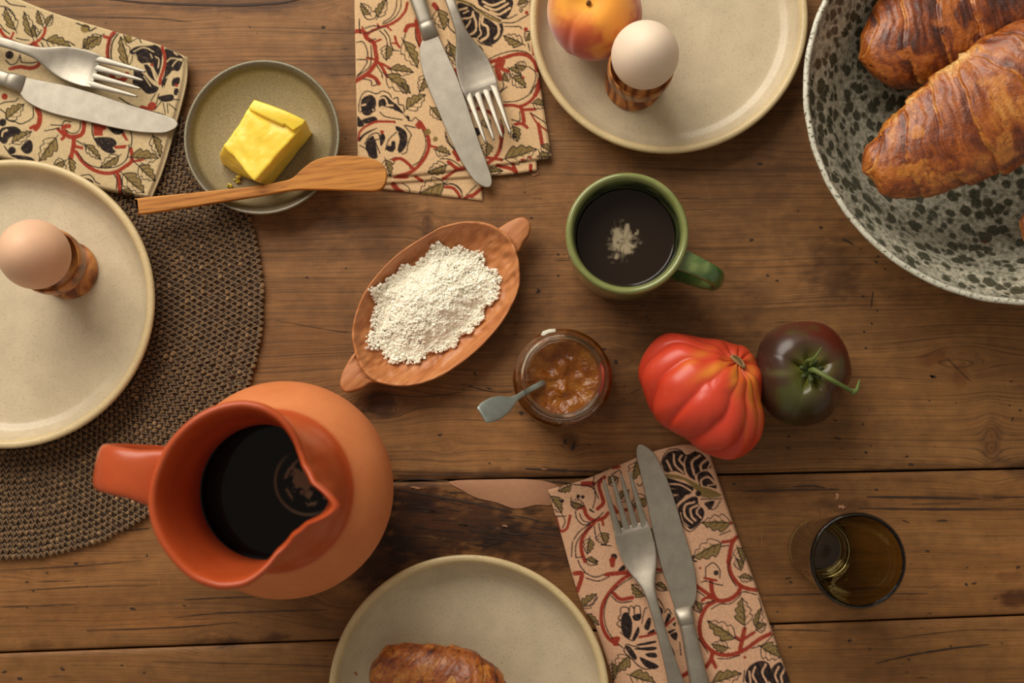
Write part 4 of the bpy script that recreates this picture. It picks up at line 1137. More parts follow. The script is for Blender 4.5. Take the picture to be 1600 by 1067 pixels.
# ------------------------------------------------------------------ plates
def make_plate(cx, cy, rpx, z0, label):
    zr = z0 + .021
    c = at(cx, cy, zr)
    R = rpx * mpp(cx, cy, zr)
    root = thing('dinner_plate', label, 'plate', (c[0], c[1], z0), 'stoneware plates')
    prof = [(0, .0005), (R * .70, .0005), (R * .74, .0), (R * .78, .0015), (R * .84, .004), (R * .93, .0095), (R * .985, .0165), (R, .0190), (R * .996, .0210), (R * .98, .0219), (R * .958, .0214), (R * .942, .0192), (R * .925, .0135), (R * .89, .0085), (R * .845, .0062), (R * .78, .0052), (R * .5, .0048), (R * .2, .0048), (0, .0048)]
    P = dense_profile(prof, 5)
    body, rim = lin((204, 188, 158)), lin((210, 188, 142))
    def cf(k, r, z):
        t = sstep(.0172, .0198, z) if k > 30 else sstep(-.001, .006, z) * .8 + .2
        return body * (1 - t) + rim * t
    wob = lambda a, r, z, k: 1 + .0035 * np.sin(2 * a + cx) + .002 * np.sin(3 * a + cy)
    V, F, C = lathe_data(P, (c[0], c[1], z0), 160, rfun=wob, colf=cf)
    mesh('plate_body', V, F, M_PLATE, root, col=C)
    return root
plate_left = make_plate(14, 473, 226, .0052, 'beige speckled stoneware plate on the woven placemat at left, holding one egg cup')
plate_top = make_plate(1044, 27, 214.5, .0003, 'beige speckled stoneware plate at the top, holding a peach and an egg cup')
plate_bot = make_plate(731.5, 1088, 221.5, .0003, 'beige speckled stoneware plate at the bottom, holding a croissant')

# ------------------------------------------------------------------ egg cups and eggs
def make_egg(foot, rimc, egg, z0, tint, lab_cup, lab_egg, tilt=(0, 0)):
    b = at(foot[0], foot[1], z0 + .003)
    ztop = z0 + .045
    t = at(rimc[0], rimc[1], ztop)
    root = thing('egg_cup', lab_cup, 'egg cup', (b[0], b[1], z0), 'olive wood egg cups')
    prof = [(0, 0.0005), (.0175, .0), (.0196, .0012), (.0198, .0032), (.0184, .0056), (.0125, .0082), (.0108, .0115), (.0120, .0160), (.0170, .0225), (.0208, .0290), (.0219, .0370), (.0218, .0430), (.0213, .0450), (.0205, .0448), (.0200, .0420), (.0185, .0330), (.0150, .0270), (.008, .0235), (0, .0225)]
    P = dense_profile(prof, 4)
    V, F, _ = lathe_data(P, (0, 0, 0), 72)
    V = np.array(V)
    f = (V[:, 2] / .045)[:, None]
    V = V + np.concatenate([(b[:2] * (1 - f) + t[:2] * f), np.full((len(V), 1), z0)], 1)
    mesh('cup_body', V, F, M_OLIVE, root)
    ze = z0 + .0655
    e = at(egg[0], egg[1], ze)
    n, m_ = 64, 40
    ph = np.linspace(0, np.pi, m_)
    V, F = [], []
    a = egg[2] * mpp(egg[0], egg[1], ze)
    prof = []
    for q in ph:
        zc = math.cos(q)
        r = a * math.sin(q) * (1 - .10 * zc * (1 if zc > 0 else .5) * 0.8)
        prof.append((max(r, 0), zc * a * (1.30 if zc > 0 else 1.16)))
    prof[0], prof[-1] = (0, prof[0][1]), (0, prof[-1][1])
    V, F, _ = lathe_data(prof, (0, 0, 0), n)
    V = np.array(V)
    d = (t[:2] - b[:2])
    V[:, 0] += V[:, 2] * tilt[0]
    V[:, 1] += V[:, 2] * tilt[1]
    V += e
    er = thing('boiled_egg', lab_egg, 'egg', (e[0], e[1], ze - a * 1.16), 'eggs')
    t_ = NT('eggshell')
    P_ = t_.obj()
    c = t_.ramp(t_.noise(P_, 60, 3), [(0.3, L4(*[v * .96 for v in tint])), (0.7, L4(*tint))])
    sp = t_.ramp(t_.voro(P_, 260), [(0.05, GREY(1)), (0.09, GREY(0))])
    kp = t_.ramp(t_.noise(P_, 30, 1), [(0.56, GREY(0)), (0.6, GREY(1))])
    c = t_.mix(t_.m('MULTIPLY', t_.m('MULTIPLY', sp, kp), .55), c, L4(170, 110, 70))
    t_.set(color=c, rough=.5, spec=.3, sss=.1, ssss=.004)
    t_.bump(t_.noise(P_, 1600, 2), .06, .0003)
    mesh('shell', V, F, t_.mat, er)
make_egg((990, 128), (1003, 102), (1008, 85.5, 52.5), .0051, (250, 228, 204), 'olive wood egg cup on the top plate, next to the peach', 'pale cream egg in the wooden cup beside the peach')
make_egg((107, 422), (73, 406), (53, 397, 54), .0101, (234, 190, 156), 'olive wood egg cup on the plate at far left', 'tan egg in the wooden cup on the left plate')

# ------------------------------------------------------------------ fruit fitted to their outlines
def fit_outline(V, c, outline_px, z, amount=1.0, bins=180):
    """widen or narrow a body about its own upright axis to a traced contour"""
    O = at_arr(smooth_line(outline_px, 6, True), z)[:, :2] - c[:2]
    ao, ro = np.arctan2(O[:, 1], O[:, 0]), np.hypot(O[:, 0], O[:, 1])
    idx = np.argsort(ao)
    ao, ro = ao[idx], ro[idx]
    D = V[:, :2] - c[:2]
    a, r = np.arctan2(D[:, 1], D[:, 0]), np.hypot(D[:, 0], D[:, 1])
    grid = np.linspace(-np.pi, np.pi, bins, endpoint=False)
    k = ((a + np.pi) / (2 * np.pi) * bins).astype(int) % bins
    mx = np.zeros(bins)
    np.maximum.at(mx, k, r)
    for _ in range(3):
        mx = np.where(mx < 1e-6, np.maximum(np.roll(mx, 1), np.roll(mx, -1)), mx)
    tgt = np.interp(grid, ao, ro, period=2 * np.pi)
    s = tgt / mx
    ker = np.ones(5) / 5
    s = np.convolve(np.concatenate([s[-2:], s, s[:2]]), ker, 'valid')
    sv = np.interp(a, grid + np.pi / bins, s, period=2 * np.pi)
    V = V.copy()
    V[:, :2] = c[:2] + D * (1 + (sv - 1) * amount)[:, None]
    return V

def ball(axis, R, H, ribs=0, amp=.0, n=200, m_=110, dimple=.0, dw=.35, bdimple=0.0, power=1.0, seed=0, phase=0.0, ribpow=.6):
    """fruit body: pole 0 is the stem end"""
    ax = np.array(axis, float)
    ax /= np.linalg.norm(ax)
    u = np.cross(ax, [0.3, 0.2, 1.0]); u /= np.linalg.norm(u)
    v = np.cross(ax, u)
    ph = np.linspace(0, np.pi, m_)[:, None]
    th = np.linspace(0, 2 * np.pi, n, endpoint=False)[None]
    ww = .9 * np.sin(3 * th + seed) + .5 * np.sin(2 * th + 1.3 * seed)
    rib = (np.abs(np.cos((ribs * th + ww) / 2 + phase)) ** ribpow if ribs else np.ones_like(th)) * np.ones_like(ph)
    rib = 1 + amp * (rib - .7) * np.sin(ph) ** .35
    rho = R * np.sin(ph) ** power * rib
    hz = H * np.cos(ph) - dimple * np.exp(-(ph / dw) ** 2) * (1 + (1.2 * (1 - rib) / max(amp, 1e-3) if ribs else 0)) + bdimple * np.exp(-((np.pi - ph) / .4) ** 2)
    V = rho[..., None] * (np.cos(th)[..., None] * u + np.sin(th)[..., None] * v) + hz[..., None] * ax
    return V, ph * np.ones_like(th), th * np.ones_like(ph), rib, u, v

def mixc(a, b, t):
    return a * (1 - t[..., None]) + b * t[..., None]

# red ribbed tomato
RO = [(998, 577), (1007, 551), (1029, 526), (1058, 518), (1085, 524), (1109, 529), (1131, 530), (1146, 537), (1163, 539), (1177, 551), (1184, 565), (1193, 587), (1192, 616), (1190, 636), (1192, 655), (1188, 682), (1175, 702), (1155, 716), (1133, 719), (1107, 711), (1085, 699), (1073, 687), (1051, 675), (1029, 660), (1014, 636), (1002, 602)]
zc = .034
c = at(1103, 618, zc)
st = at(1162, 556, .055)
ax = (st - c)
V, PH, TH, RIB, _, _ = ball(ax, .040, .034, ribs=12, amp=.115, dimple=.005, dw=.28, power=.86, seed=2, phase=.4)
V = V.reshape(-1, 3) + c
V = fit_outline(V, c, RO, zc)
V[:, 2] = np.maximum(V[:, 2], 0.0008)
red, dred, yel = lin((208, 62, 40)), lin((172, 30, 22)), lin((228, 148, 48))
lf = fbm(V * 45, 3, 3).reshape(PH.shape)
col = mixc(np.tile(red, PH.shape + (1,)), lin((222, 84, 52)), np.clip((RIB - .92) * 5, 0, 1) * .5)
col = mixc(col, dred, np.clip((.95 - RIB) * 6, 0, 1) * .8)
pp = to_px(V).reshape(PH.shape + (2,))
ymask = np.zeros(PH.shape)
for x, y, rx, ry, a in ((1085, 560, 26, 8, .5), (1115, 578, 30, 9, .75), (1150, 590, 9, 24, .75), (1174, 600, 9, 36, .8), (1185, 640, 6, 30, .6), (1165, 660, 4, 22, .5)):
    ca, sa = (math.cos(-.5), math.sin(-.5)) if rx > ry else (1, 0)
    dx, dy = pp[..., 0] - x, pp[..., 1] - y
    q = ((dx * ca + dy * sa) / rx) ** 2 + ((-dx * sa + dy * ca) / ry) ** 2
    ymask = np.maximum(ymask, a * np.exp(-q * .9))
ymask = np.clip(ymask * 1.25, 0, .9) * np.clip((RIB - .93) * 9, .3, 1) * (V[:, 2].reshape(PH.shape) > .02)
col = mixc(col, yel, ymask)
col *= (.9 + .2 * lf)[..., None]
tr = thing('ribbed_tomato', 'large red ribbed heirloom tomato lying on its side touching the dark one', 'tomato', (c[0], c[1], 0.0008), 'tomatoes')
M_TOM = m_tomato('tomato_skin', .36)
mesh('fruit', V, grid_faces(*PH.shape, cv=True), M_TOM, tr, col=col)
M_SCAR = m_plain('corky_scar', (150, 112, 70), .8)
axn = ax / np.linalg.norm(ax)
tt = np.linspace(0, 2 * np.pi, 12, endpoint=False)
pole = V[0]
uu = np.cross(axn, [0, 0, 1.0]); uu /= np.linalg.norm(uu); vv = np.cross(uu, axn)
ring = [pole + axn * .0012 + (uu * math.cos(q) * .0052 + vv * math.sin(q) * .0032) * (1 + .15 * math.sin(3 * q)) for q in tt]
Vv, Ff = sweep_data(ring + [ring[0]], .0011, .0010, m=8, round_ends=False)
mesh('stem_scar', Vv, Ff, M_SCAR, tr)
Vv, Ff = sweep_data([pole + axn * .0004 - uu * .004, pole + axn * .0014, pole + axn * .0004 + uu * .004], [.001, .0026, .001], .0009, m=8, up=axn)
mesh('scar_core', Vv, Ff, m_plain('scar_core', (108, 92, 50), .8), tr)

# dark tomato
DO = [(1181, 578), (1184, 548), (1200, 520), (1228, 506), (1262, 502), (1294, 510), (1316, 533), (1328, 565), (1329, 592), (1318, 610), (1306, 622), (1303, 640), (1290, 655), (1270, 663), (1246, 665), (1220, 658), (1198, 640), (1185, 612)]
zc = .029
c = at(1255, 583, zc)
V, PH, TH, RIB, _, _ = ball((0.05, 0.02, 1), .036, .027, ribs=5, amp=.05, dimple=.009, dw=.32, bdimple=.003, power=.9, seed=5, ribpow=1.0)
V = V.reshape(-1, 3) + c
V = fit_outline(V, c, DO, zc)
V[:, 2] = np.maximum(V[:, 2], 0.0008)
pole = V[0].copy()
pp = to_px(V).reshape(PH.shape + (2,))
col = np.tile(lin((66, 42, 32)), PH.shape + (1,))
n1 = fbm(V * 60, 9, 4).reshape(PH.shape)
col = mixc(col, lin((96, 38, 26)), sstep(.3, .75, n1 * .4 + np.clip((pp[..., 0] - 1250) / 90, 0, 1) * .5 + np.clip((560 - pp[..., 1]) / 70, 0, 1) * .5))
col = mixc(col, lin((70, 72, 34)), np.clip(sstep(.45, .75, n1) * .8 + .6 * np.exp(-(((pp[..., 0] - 1250) / 40) ** 2 + ((pp[..., 1] - 625) / 30) ** 2)), 0, 1))
col = mixc(col, lin((104, 104, 62)), .6 * np.exp(-(((pp[..., 0] - 1222) / 22) ** 2 + ((pp[..., 1] - 583) / 6) ** 2)))
col = mixc(col, lin((126, 132, 50)), .8 * np.exp(-(PH / .3) ** 2))
td = thing('dark_tomato', 'dark brown-green tomato with green stem right of the red ribbed tomato', 'tomato', (c[0], c[1], 0.0008), 'tomatoes')
mesh('fruit', V, grid_faces(*PH.shape, cv=True), m_tomato('dark_tomato_skin', .3), td, col=col)
M_STEM = m_plain('green_stem', (98, 112, 52), .6)
M_STEM2 = m_plain('dark_calyx', (62, 74, 30), .65)
s0 = pole + np.array([0, 0, .001])
s1 = s0 + np.array([0.001, 0, .007])
s3, s2, s4 = at(1332, 612, .055), at(1300, 594, .064), at(1343, 594, .052)
P = smooth_line([s0, s1, at(1274, 579, .060), s2, s3], 6)
Vv, Ff = sweep_data(P, np.linspace(.0021, .0014, len(P)) * 1.0, np.linspace(.0021, .0014, len(P)), m=12, p=2)
mesh('stem', Vv, Ff, M_STEM, td)
P = smooth_line([s3, at(1338, 610, .055), s4], 5)
Vv, Ff = sweep_data(P, np.linspace(.0022, .0006, len(P)), np.linspace(.0016, .0005, len(P)), m=8)
mesh('stem_hook', Vv, Ff, M_STEM, td)
for k, q in enumerate(np.linspace(0.2, 0.2 + 2 * np.pi, 7, endpoint=False)):
    d = np.array([math.cos(q), math.sin(q), 0])
    if k == 2:
        P = smooth_line([s0 + d * .002, s0 + d * .006 + [0, 0, .006], at(1272, 560, .062), at(1283, 543, .064)], 5)
        Vv, Ff = sweep_data(P, np.interp(np.linspace(0, 1, len(P)), [0, .4, 1], [.0016, .0016, .0003]), .0005, m=8)
    else:
        P = smooth_line([s0 + d * .001 + [0, 0, .001], s0 + d * .005 + [0, 0, .0060], s0 + d * .0075 + [0, 0, .0075], s0 + d * .0060 + [0, 0, .0095]], 5)
        Vv, Ff = sweep_data(P, np.interp(np.linspace(0, 1, len(P)), [0, .4, 1], [.0016, .0017, .0006]), .0006, m=8)
    mesh('sepal', Vv, Ff, M_STEM if k == 2 else M_STEM2, td)

# peach
zc = .005 + .034
c = at(929, 19, zc)
R = 74 * mpp(929, 19, zc)
axp = at(905, -14, .075) - c
V, PH, TH, RIB, u_, v_ = ball(axp, R, R * .9, dimple=.013, dw=.36, power=.93, seed=1)
crease = np.exp(-((np.angle(np.exp(1j * (TH - 2.4)))) / .12) ** 2) * np.sin(PH) ** .5
V = V * (1 - .035 * crease * (PH < 2.6))[..., None]
V = V.reshape(-1, 3) + c
PO = [(929 + 74 * math.cos(q) * (1 + .02 * math.sin(2 * q)), 19 + 74 * math.sin(q)) for q in np.linspace(0, 2 * np.pi, 24, endpoint=False)]
V = fit_outline(V, c, PO, zc)
V[:, 2] = np.maximum(V[:, 2], .0054)
pp = to_px(V).reshape(PH.shape + (2,))
n1 = fbm(V * 38, 71, 4).reshape(PH.shape)
n2 = fbm(V * 300, 73, 3).reshape(PH.shape)
col = np.tile(lin((226, 146, 52)), PH.shape + (1,))
redm = sstep(.36, .54, n1 + .25 * np.exp(-(((pp[..., 0] - 885) / 38) ** 2 + ((pp[..., 1] - 45) / 40) ** 2)) - .25 * np.exp(-(((pp[..., 0] - 950) / 30) ** 2 + ((pp[..., 1] - 10) / 30) ** 2)) + .12 * (n2 - .5))
col = mixc(col, lin((188, 58, 36)), redm * .9)
col = mixc(col, lin((150, 32, 34)), sstep(.6, .8, n1 + .3 * np.exp(-(((pp[..., 0] - 872) / 16) ** 2 + ((pp[..., 1] - 60) / 26) ** 2))) * .6)
col = mixc(col, lin((240, 176, 60)), np.exp(-(PH / .5) ** 2) * .8)
tp = thing('peach', 'ripe yellow and red peach on the top plate, cut off by the photo edge', 'peach', (c[0], c[1], .0054))
t_ = NT('peach_fuzz')
t_.set(color=t_.attr('Col'), rough=.75, spec=.2, sheen=.6, sss=.1, ssss=.005)
t_.bump(t_.noise(t_.obj(), 1500, 3), .15, .0003)
mesh('flesh', V, grid_faces(*PH.shape, cv=True), t_.mat, tp, col=col)
pole = V[0]
Vv, Ff = sweep_data([pole + np.array([0, 0, -.001]), pole + np.array([.0004, -.0004, .0035])], .0016, .0016, m=8, p=2)
mesh('stem_stub', Vv, Ff, m_plain('peach_stem', (96, 60, 26), .8), tp)

# ------------------------------------------------------------------ croissants
CRO = [lin(c_) for c_ in ((70, 26, 8), (126, 56, 14), (170, 88, 24), (202, 126, 48), (226, 168, 90), (240, 206, 140))]
def cramp(t):
    t = np.clip(t, 0, 1) * 5
    i = np.minimum(t.astype(int), 4)
    f = (t - i)[..., None]
    A = np.array(CRO)
    return A[i] * (1 - f) + A[i + 1] * f

def croissant(name_label, spine, zspine, hh, seed, root_z, floorf=None, nseg=7, slant=.09, pale=0.0, edge=None):
    """spine [(px, py, half width px)...]; zspine heights; hh vertical half thickness factor"""
    sp = smooth_line([(x, y, w_, z_) for (x, y, w_), z_ in zip(spine, zspine)], 10)
    s = np.concatenate([[0], np.cumsum(np.hypot(*np.diff(sp[:, :2], axis=0).T))])
    N_, M_ = 260, 150
    t = np.linspace(0, 1, N_)
    S4 = np.stack([np.interp(t * s[-1], s, sp[:, k]) for k in range(4)], -1)
    C3 = at_arr(S4[:, :2], S4[:, 3])
    hw = S4[:, 2] * mpp(S4[N_ // 2, 0], S4[N_ // 2, 1], float(S4[N_ // 2, 3]))
    end = np.sqrt(np.clip(np.minimum(t, 1 - t) / .035, 0, 1))
    T = np.gradient(C3, axis=0)
    T[:, 2] *= .3
    T /= np.linalg.norm(T, axis=1)[:, None]
    Sd = np.cross(T, [0, 0, 1.0])
    Sd /= np.linalg.norm(Sd, axis=1)[:, None]
    Nn = np.cross(Sd, T)
    th = np.linspace(0, 2 * np.pi, M_, endpoint=False)
    tg, ag = np.meshgrid(t, th, indexing='ij')
    q3 = np.stack([tg * 9 + seed, np.cos(ag) * 1.4, np.sin(ag) * 1.4], -1)
    wob = fbm(q3, seed, 3) - .5
    # overlapping rolled layers: each steps up towards the middle
    side = np.where(tg < .5, tg, 1 - tg) * 2
    ph = side * nseg * .5 * 1.15 + slant * nseg * np.sin(ag + .6) + wob * .55 + .3
    fr = ph - np.floor(ph)
    lid = np.floor(ph)
    step = sstep(0, .10, fr) * (1 - .55 * sstep(.1, 1.0, fr))
    ridges = np.sin(fr * 2 * np.pi * 4 + wob * 9) * .006
    r = 1 + .11 * (step - .6) + ridges + .10 * wob + .03 * (fbm(q3 * 5, seed + 3, 3) - .5)
    band = 0
    if edge is not None:
        band = np.exp(-((ag - edge - .25 * (tg - .5)) / .20) ** 2) * sstep(.12, .2, tg) * sstep(.62, .55, tg)
        r = r + .05 * band
    wq = (hw * end)[:, None] * r
    c_, s_ = np.cos(ag), np.sin(ag)
    s_ = np.where(s_ < 0, s_ * .8, s_)
    V = C3[:, None] + Sd[:, None] * (wq * c_)[..., None] + Nn[:, None] * (wq * s_ * hh)[..., None]
    if floorf is not None:
        V[..., 2] = np.maximum(V[..., 2], floorf(V))
    # colours: baked crust, pale where the dough stretched at the steps
    st_ = fbm(np.stack([ph * 3.2, ag * 1.5, 0 * ag + seed], -1), seed + 5, 4)
    st2 = fbm(np.stack([ph * 15.0, ag * 5.0, 0 * ag + seed], -1), seed + 8, 4)
    bl = fbm(np.stack([tg * 7, np.cos(ag) * 2, np.sin(ag) * 2], -1) + seed, seed + 9, 3)
    tone = .42 + .62 * (st_ - .5) + .34 * (st2 - .5) + .55 * (bl - .5)
    tone += .26 * np.exp(-((fr - .02) / .07) ** 2) * (bl > .42)
    tone -= .14 * np.exp(-((fr - .93) / .10) ** 2)
    patch = sstep(.64, .68, fbm(np.stack([tg * 16, np.cos(ag) * 3.2, np.sin(ag) * 3.2], -1) + seed * 2, seed + 12, 2))
    tone = tone * (1 - patch) + .62 * patch
    tone += pale + .34 * band
    col = cramp(tone)
    c0 = C3[N_ // 2]
    root = thing('croissant', name_label, 'croissant', (c0[0], c0[1], float(V[..., 2].min())), 'croissants')
    F = grid_faces(N_, M_, cv=True)
    F += [list(range(M_))[::-1], list(range((N_ - 1) * M_, N_ * M_))]
    mesh('crust', V, F, M_CROI, root, col=col)
    return root

# serving bowl
BZ = .074
bc = at(1597, 139, BZ)
BR = 338.5 * mpp(1597, 139, BZ)
bowl = thing('serving_bowl', 'large green-grey speckled serving bowl holding croissants at the upper right', 'bowl', (bc[0], bc[1], 0.0003))
bprof = [(0, .002), (.052, .002), (.056, .0), (.060, .001), (.075, .006), (.095, .018), (.112, .034), (.125, .052), (BR - .0015, BZ - .003), (BR, BZ - .001), (BR - .0012, BZ + .0004), (BR - .0035, BZ - .0006), (BR - .007, BZ - .010), (.118, .050), (.104, .033), (.086, .020), (.066, .011), (.040, .0075), (.015, .007), (0, .007)]
BP = dense_profile(bprof, 5)
V, F, _ = lathe_data(BP, (bc[0], bc[1], .0003), 220, rfun=lambda a, r, z, k: 1 + .0015 * np.sin(2 * a + 1) * (z / BZ) + .0012 * np.sin(34 * a + np.sin(5 * a)) * sstep(.06, .074, z), zfun=lambda a, r, z, k: .0004 * np.sin(34 * a + 1) * sstep(.06, .074, z))
V = np.array(V)
rr = np.hypot(V[:, 0] - bc[0], V[:, 1] - bc[1])
mesh('bowl_body', V, F, M_BOWL, bowl, attrs={'rim': sstep(.0715, .0732, V[:, 2]) * 1.0})
inner = np.array([(r, z) for r, z in bprof[11:]][::-1])
def bowl_floor(V):
    r = np.hypot(V[..., 0] - bc[0], V[..., 1] - bc[1])
    return np.interp(r, inner[:, 0], inner[:, 1]) + .0018
croissant('golden croissant lying behind the front one in the speckled bowl', [(1341, 92, 10), (1356, 88, 34), (1390, 78, 66), (1440, 58, 88), (1510, 30, 98), (1580, 5, 96), (1650, -22, 80), (1705, -50, 50), (1735, -80, 18)],
          [.046, .046, .043, .039, .036, .036, .039, .044, .048], .60, 23, 0, bowl_floor, pale=-.18)
croissant('glossy golden croissant lying on top at the front of the speckled bowl', [(1347, 268, 12), (1362, 262, 34), (1392, 256, 55), (1435, 238, 72), (1497, 203, 88), (1565, 162, 98), (1630, 122, 96), (1690, 84, 72), (1735, 50, 30)],
          [.066, .067, .068, .069, .071, .073, .075, .075, .073], .58, 41, 0, bowl_floor, nseg=7, pale=-.05, edge=2.75)
croissant('croissant mostly cut off at the right edge of the photo, in the speckled bowl', [(1602, 330, 8), (1611, 343, 24), (1635, 360, 42), (1675, 358, 56), (1722, 325, 56), (1755, 285, 42), (1768, 250, 14)],
          [.046, .044, .040, .038, .040, .044, .050], .55, 5, 0, bowl_floor)
pl_floor = lambda V: np.full(V.shape[:-1], .0058)
croissant('golden croissant on the bottom plate, cut off by the photo edge', [(581, 1036, 14), (592, 1042, 32), (622, 1050, 46), (665, 1064, 58), (715, 1082, 66), (752, 1110, 58), (770, 1145, 40), (775, 1170, 16)],
          [.026, .028, .031, .034, .036, .034, .030, .026], .72, 58, 0, pl_floor, nseg=6, pale=-.02)
# flakes
def flake(x, y, z, r, lab):
    P = at_arr(blob_poly(x, y, r, r * .7, .6, 10), z)[:, :2]
    V, F = slab_data(P, z, z + .0016, .0005)
    o = mesh('pastry_crumb', V, F, m_plain('crumb', (186, 116, 46), .7))
    o['label'], o['category'] = lab, 'crumb'
flake(557, 1052, .0054, 3.4, 'small golden pastry crumb on the bottom plate left of the croissant')
P = at_arr(blob_poly(1526, 384, 7, 2.6, 0, 10), .009)[:, :2]
cz = float(bowl_floor(np.array([[P[:, 0].mean(), P[:, 1].mean(), 0]]))[0])
V, F = slab_data(P, cz, cz + .0015, .0005)
o = mesh('pastry_crumb', V, F, m_plain('brown_crumb', (120, 50, 20), .7))
o['label'], o['category'] = 'small reddish brown pastry crumb on the floor of the speckled bowl', 'crumb'

# ------------------------------------------------------------------ butter dish, butter, wooden knife
dz = .0205
dc = at(409, 214, dz)
DR = 121.5 * mpp(409, 214, dz)
dish = thing('butter_dish', 'small round grey-green glazed dish holding the butter', 'dish', (dc[0], dc[1], .0003))
prof = [(0, .0008), (.022, .0008), (.0235, 0), (.025, .0012), (.036, .0065), (.046, .0140), (DR - .001, .0185), (DR, .0200), (DR - .0008, .0212), (DR - .0024, .0208), (DR - .0045, .0190), (DR - .0075, .0150), (.038, .0098), (.026, .0066), (.012, .0055), (0, .0053)]
P = dense_profile(prof, 5)
base_c, rim_c, ring_c = lin((146, 132, 100)), lin((150, 144, 120)), lin((98, 86, 66))
def cf(k, r, z):
    c_ = base_c
    if k < 40:
        return lin((118, 112, 88))
    t = sstep(DR - .0085, DR - .0045, r)
    c_ = c_ * (1 - t) + ring_c * t
    t = sstep(DR - .0022, DR - .0008, r)
    return c_ * (1 - t) + rim_c * t
V, F, C = lathe_data(P, (dc[0], dc[1], .0003), 140, colf=cf)
mesh('dish_body', V, F, M_DISH, dish, col=C)

def butter_block():
    bz0, bz1 = .0068, .0375
    top = [(345, 226), (399, 157), (480, 189), (397, 284)]
    bot = [(349, 255), (405, 172), (490, 208), (425, 289)]
    T4 = np.array([at(x, y, bz1) for x, y in top])
    B4 = np.array([at(x, y, bz0 + .001) for x, y in bot])
    n = 26
    V, F = [], []
    def quadp(Q4, u, v):
        return (Q4[0] * (1 - u) + Q4[1] * u) * (1 - v) + (Q4[3] * (1 - u) + Q4[2] * u) * v
    # u: left -> far end; v: upper-left side -> lower-right side
    res = 34
    bm = bmesh.new()
    bmesh.ops.create_cube(bm, size=1)
    bmesh.ops.subdivide_edges(bm, edges=bm.edges[:], cuts=res, use_grid_fill=True)
    P = np.array([v.co[:] for v in bm.verts]) + .5
    # round the cube a little
    cpos = np.clip(P, .045, .955)
    d = P - cpos
    L_ = np.linalg.norm(d, axis=1)[:, None]
    P = np.where(L_ > 1e-9, cpos + d / np.maximum(L_, 1e-9) * .045, P)
    u, v, w_ = P[:, 0:1], P[:, 1:2], P[:, 2:3]
    X3 = quadp(B4, u, v) * (1 - w_) + quadp(T4, u, v) * w_
    nn = fbm(X3 * 160, 61, 3) - .5
    nn2 = fbm(X3 * 55, 62, 3) - .5
    side_rough = (1 - sstep(0, .35, u[:, 0])) + (1 - sstep(0, .25, v[:, 0]))
    off_ = (nn * .0012 + nn2 * .0035 * (side_rough + .25))
    cen = X3.mean(0)
    D = X3 - cen
    D /= np.linalg.norm(D, axis=1)[:, None]
    X3 = X3 + D * off_[:, None]
    # sagging lump at the left corner
    lump = np.exp(-(((u[:, 0] - .0) / .16) ** 2 + ((v[:, 0] - .5) / .5) ** 2)) * (1 - w_[:, 0])
    X3[:, :2] += (T4[0] - T4[1])[None, :2] / np.linalg.norm(T4[0] - T4[1]) * (.003 * lump)[:, None]
    # smear grooves on the top
    topm = sstep(.9, 1, w_[:, 0])
    X3[:, 2] += topm * (.0009 * np.sin((u[:, 0] * 2.2 + v[:, 0] * .6) * 9) * np.exp(-((v[:, 0] - .5) / .35) ** 2) * .5 - .001 * sstep(.86, .80, u[:, 0]) * sstep(.70, .80, u[:, 0]))
    for vv_, x in zip(bm.verts, X3):
        vv_.co = x
    bmesh.ops.recalc_face_normals(bm, faces=bm.faces)
    V = np.array([v.co[:] for v in bm.verts])
    F = [[q.index for q in f.verts] for f in bm.faces]
    bm.free()
    return V, F, T4, B4, quadp
t_ = NT('butter')
P_ = t_.obj()
t_.set(color=t_.ramp(t_.noise(P_, 60, 3, .5), [(.3, L4(255, 214, 62)), (.7, L4(255, 226, 92))]), rough=.34, spec=.45, sss=.25, ssss=.004)
t_.bump(t_.m('ADD', t_.noise(P_, 130, 3, .5, dist=.8), t_.m('MULTIPLY', t_.noise(P_, 700, 2), .15)), .22, .0014)
M_BUT = t_.mat
V, F, T4, B4, quadp = butter_block()
bt = thing('butter_block', 'thick yellow block of butter with a cut slice on top, in the grey-green dish', 'butter', (V[:, 0].mean(), V[:, 1].mean(), V[:, 2].min()))
mesh('block', V, F, M_BUT, bt)
# the slice along the far end
sl = [quadp(T4, u, v) for u, v in ((.80, .02), (.86, -.02), (1.0, -.01), (1.02, .3), (1.02, .6), (1.0, .97), (.93, 1.0), (.80, .93), (.83, .72), (.80, .7), (.80, .35))]
V, F = slab_data(np.array(sl)[:, :2], .034, .0394, .0012, zf=lambda q: .0006 * np.sin(q[:, 0] * 700))
mesh('slice', V, F, M_BUT, bt)
for x, y, rx, ry, zz in ((372, 281, 8, 6, .0085), (361, 292, 7, 4, .010)):
    P = at_arr(blob_poly(x, y, rx, ry, .3, 12), zz)[:, :2]
    V, F = slab_data(P, zz, zz + .0035, .0014)
    o = mesh('butter_crumb', V, F, M_BUT)
    o['category'] = 'butter'
    o['label'] = 'yellow butter crumb against the left foot of the butter block' if x == 372 else 'smallest loose butter crumb beside the wooden knife in the dish'
    o['group'] = 'butter crumbs'

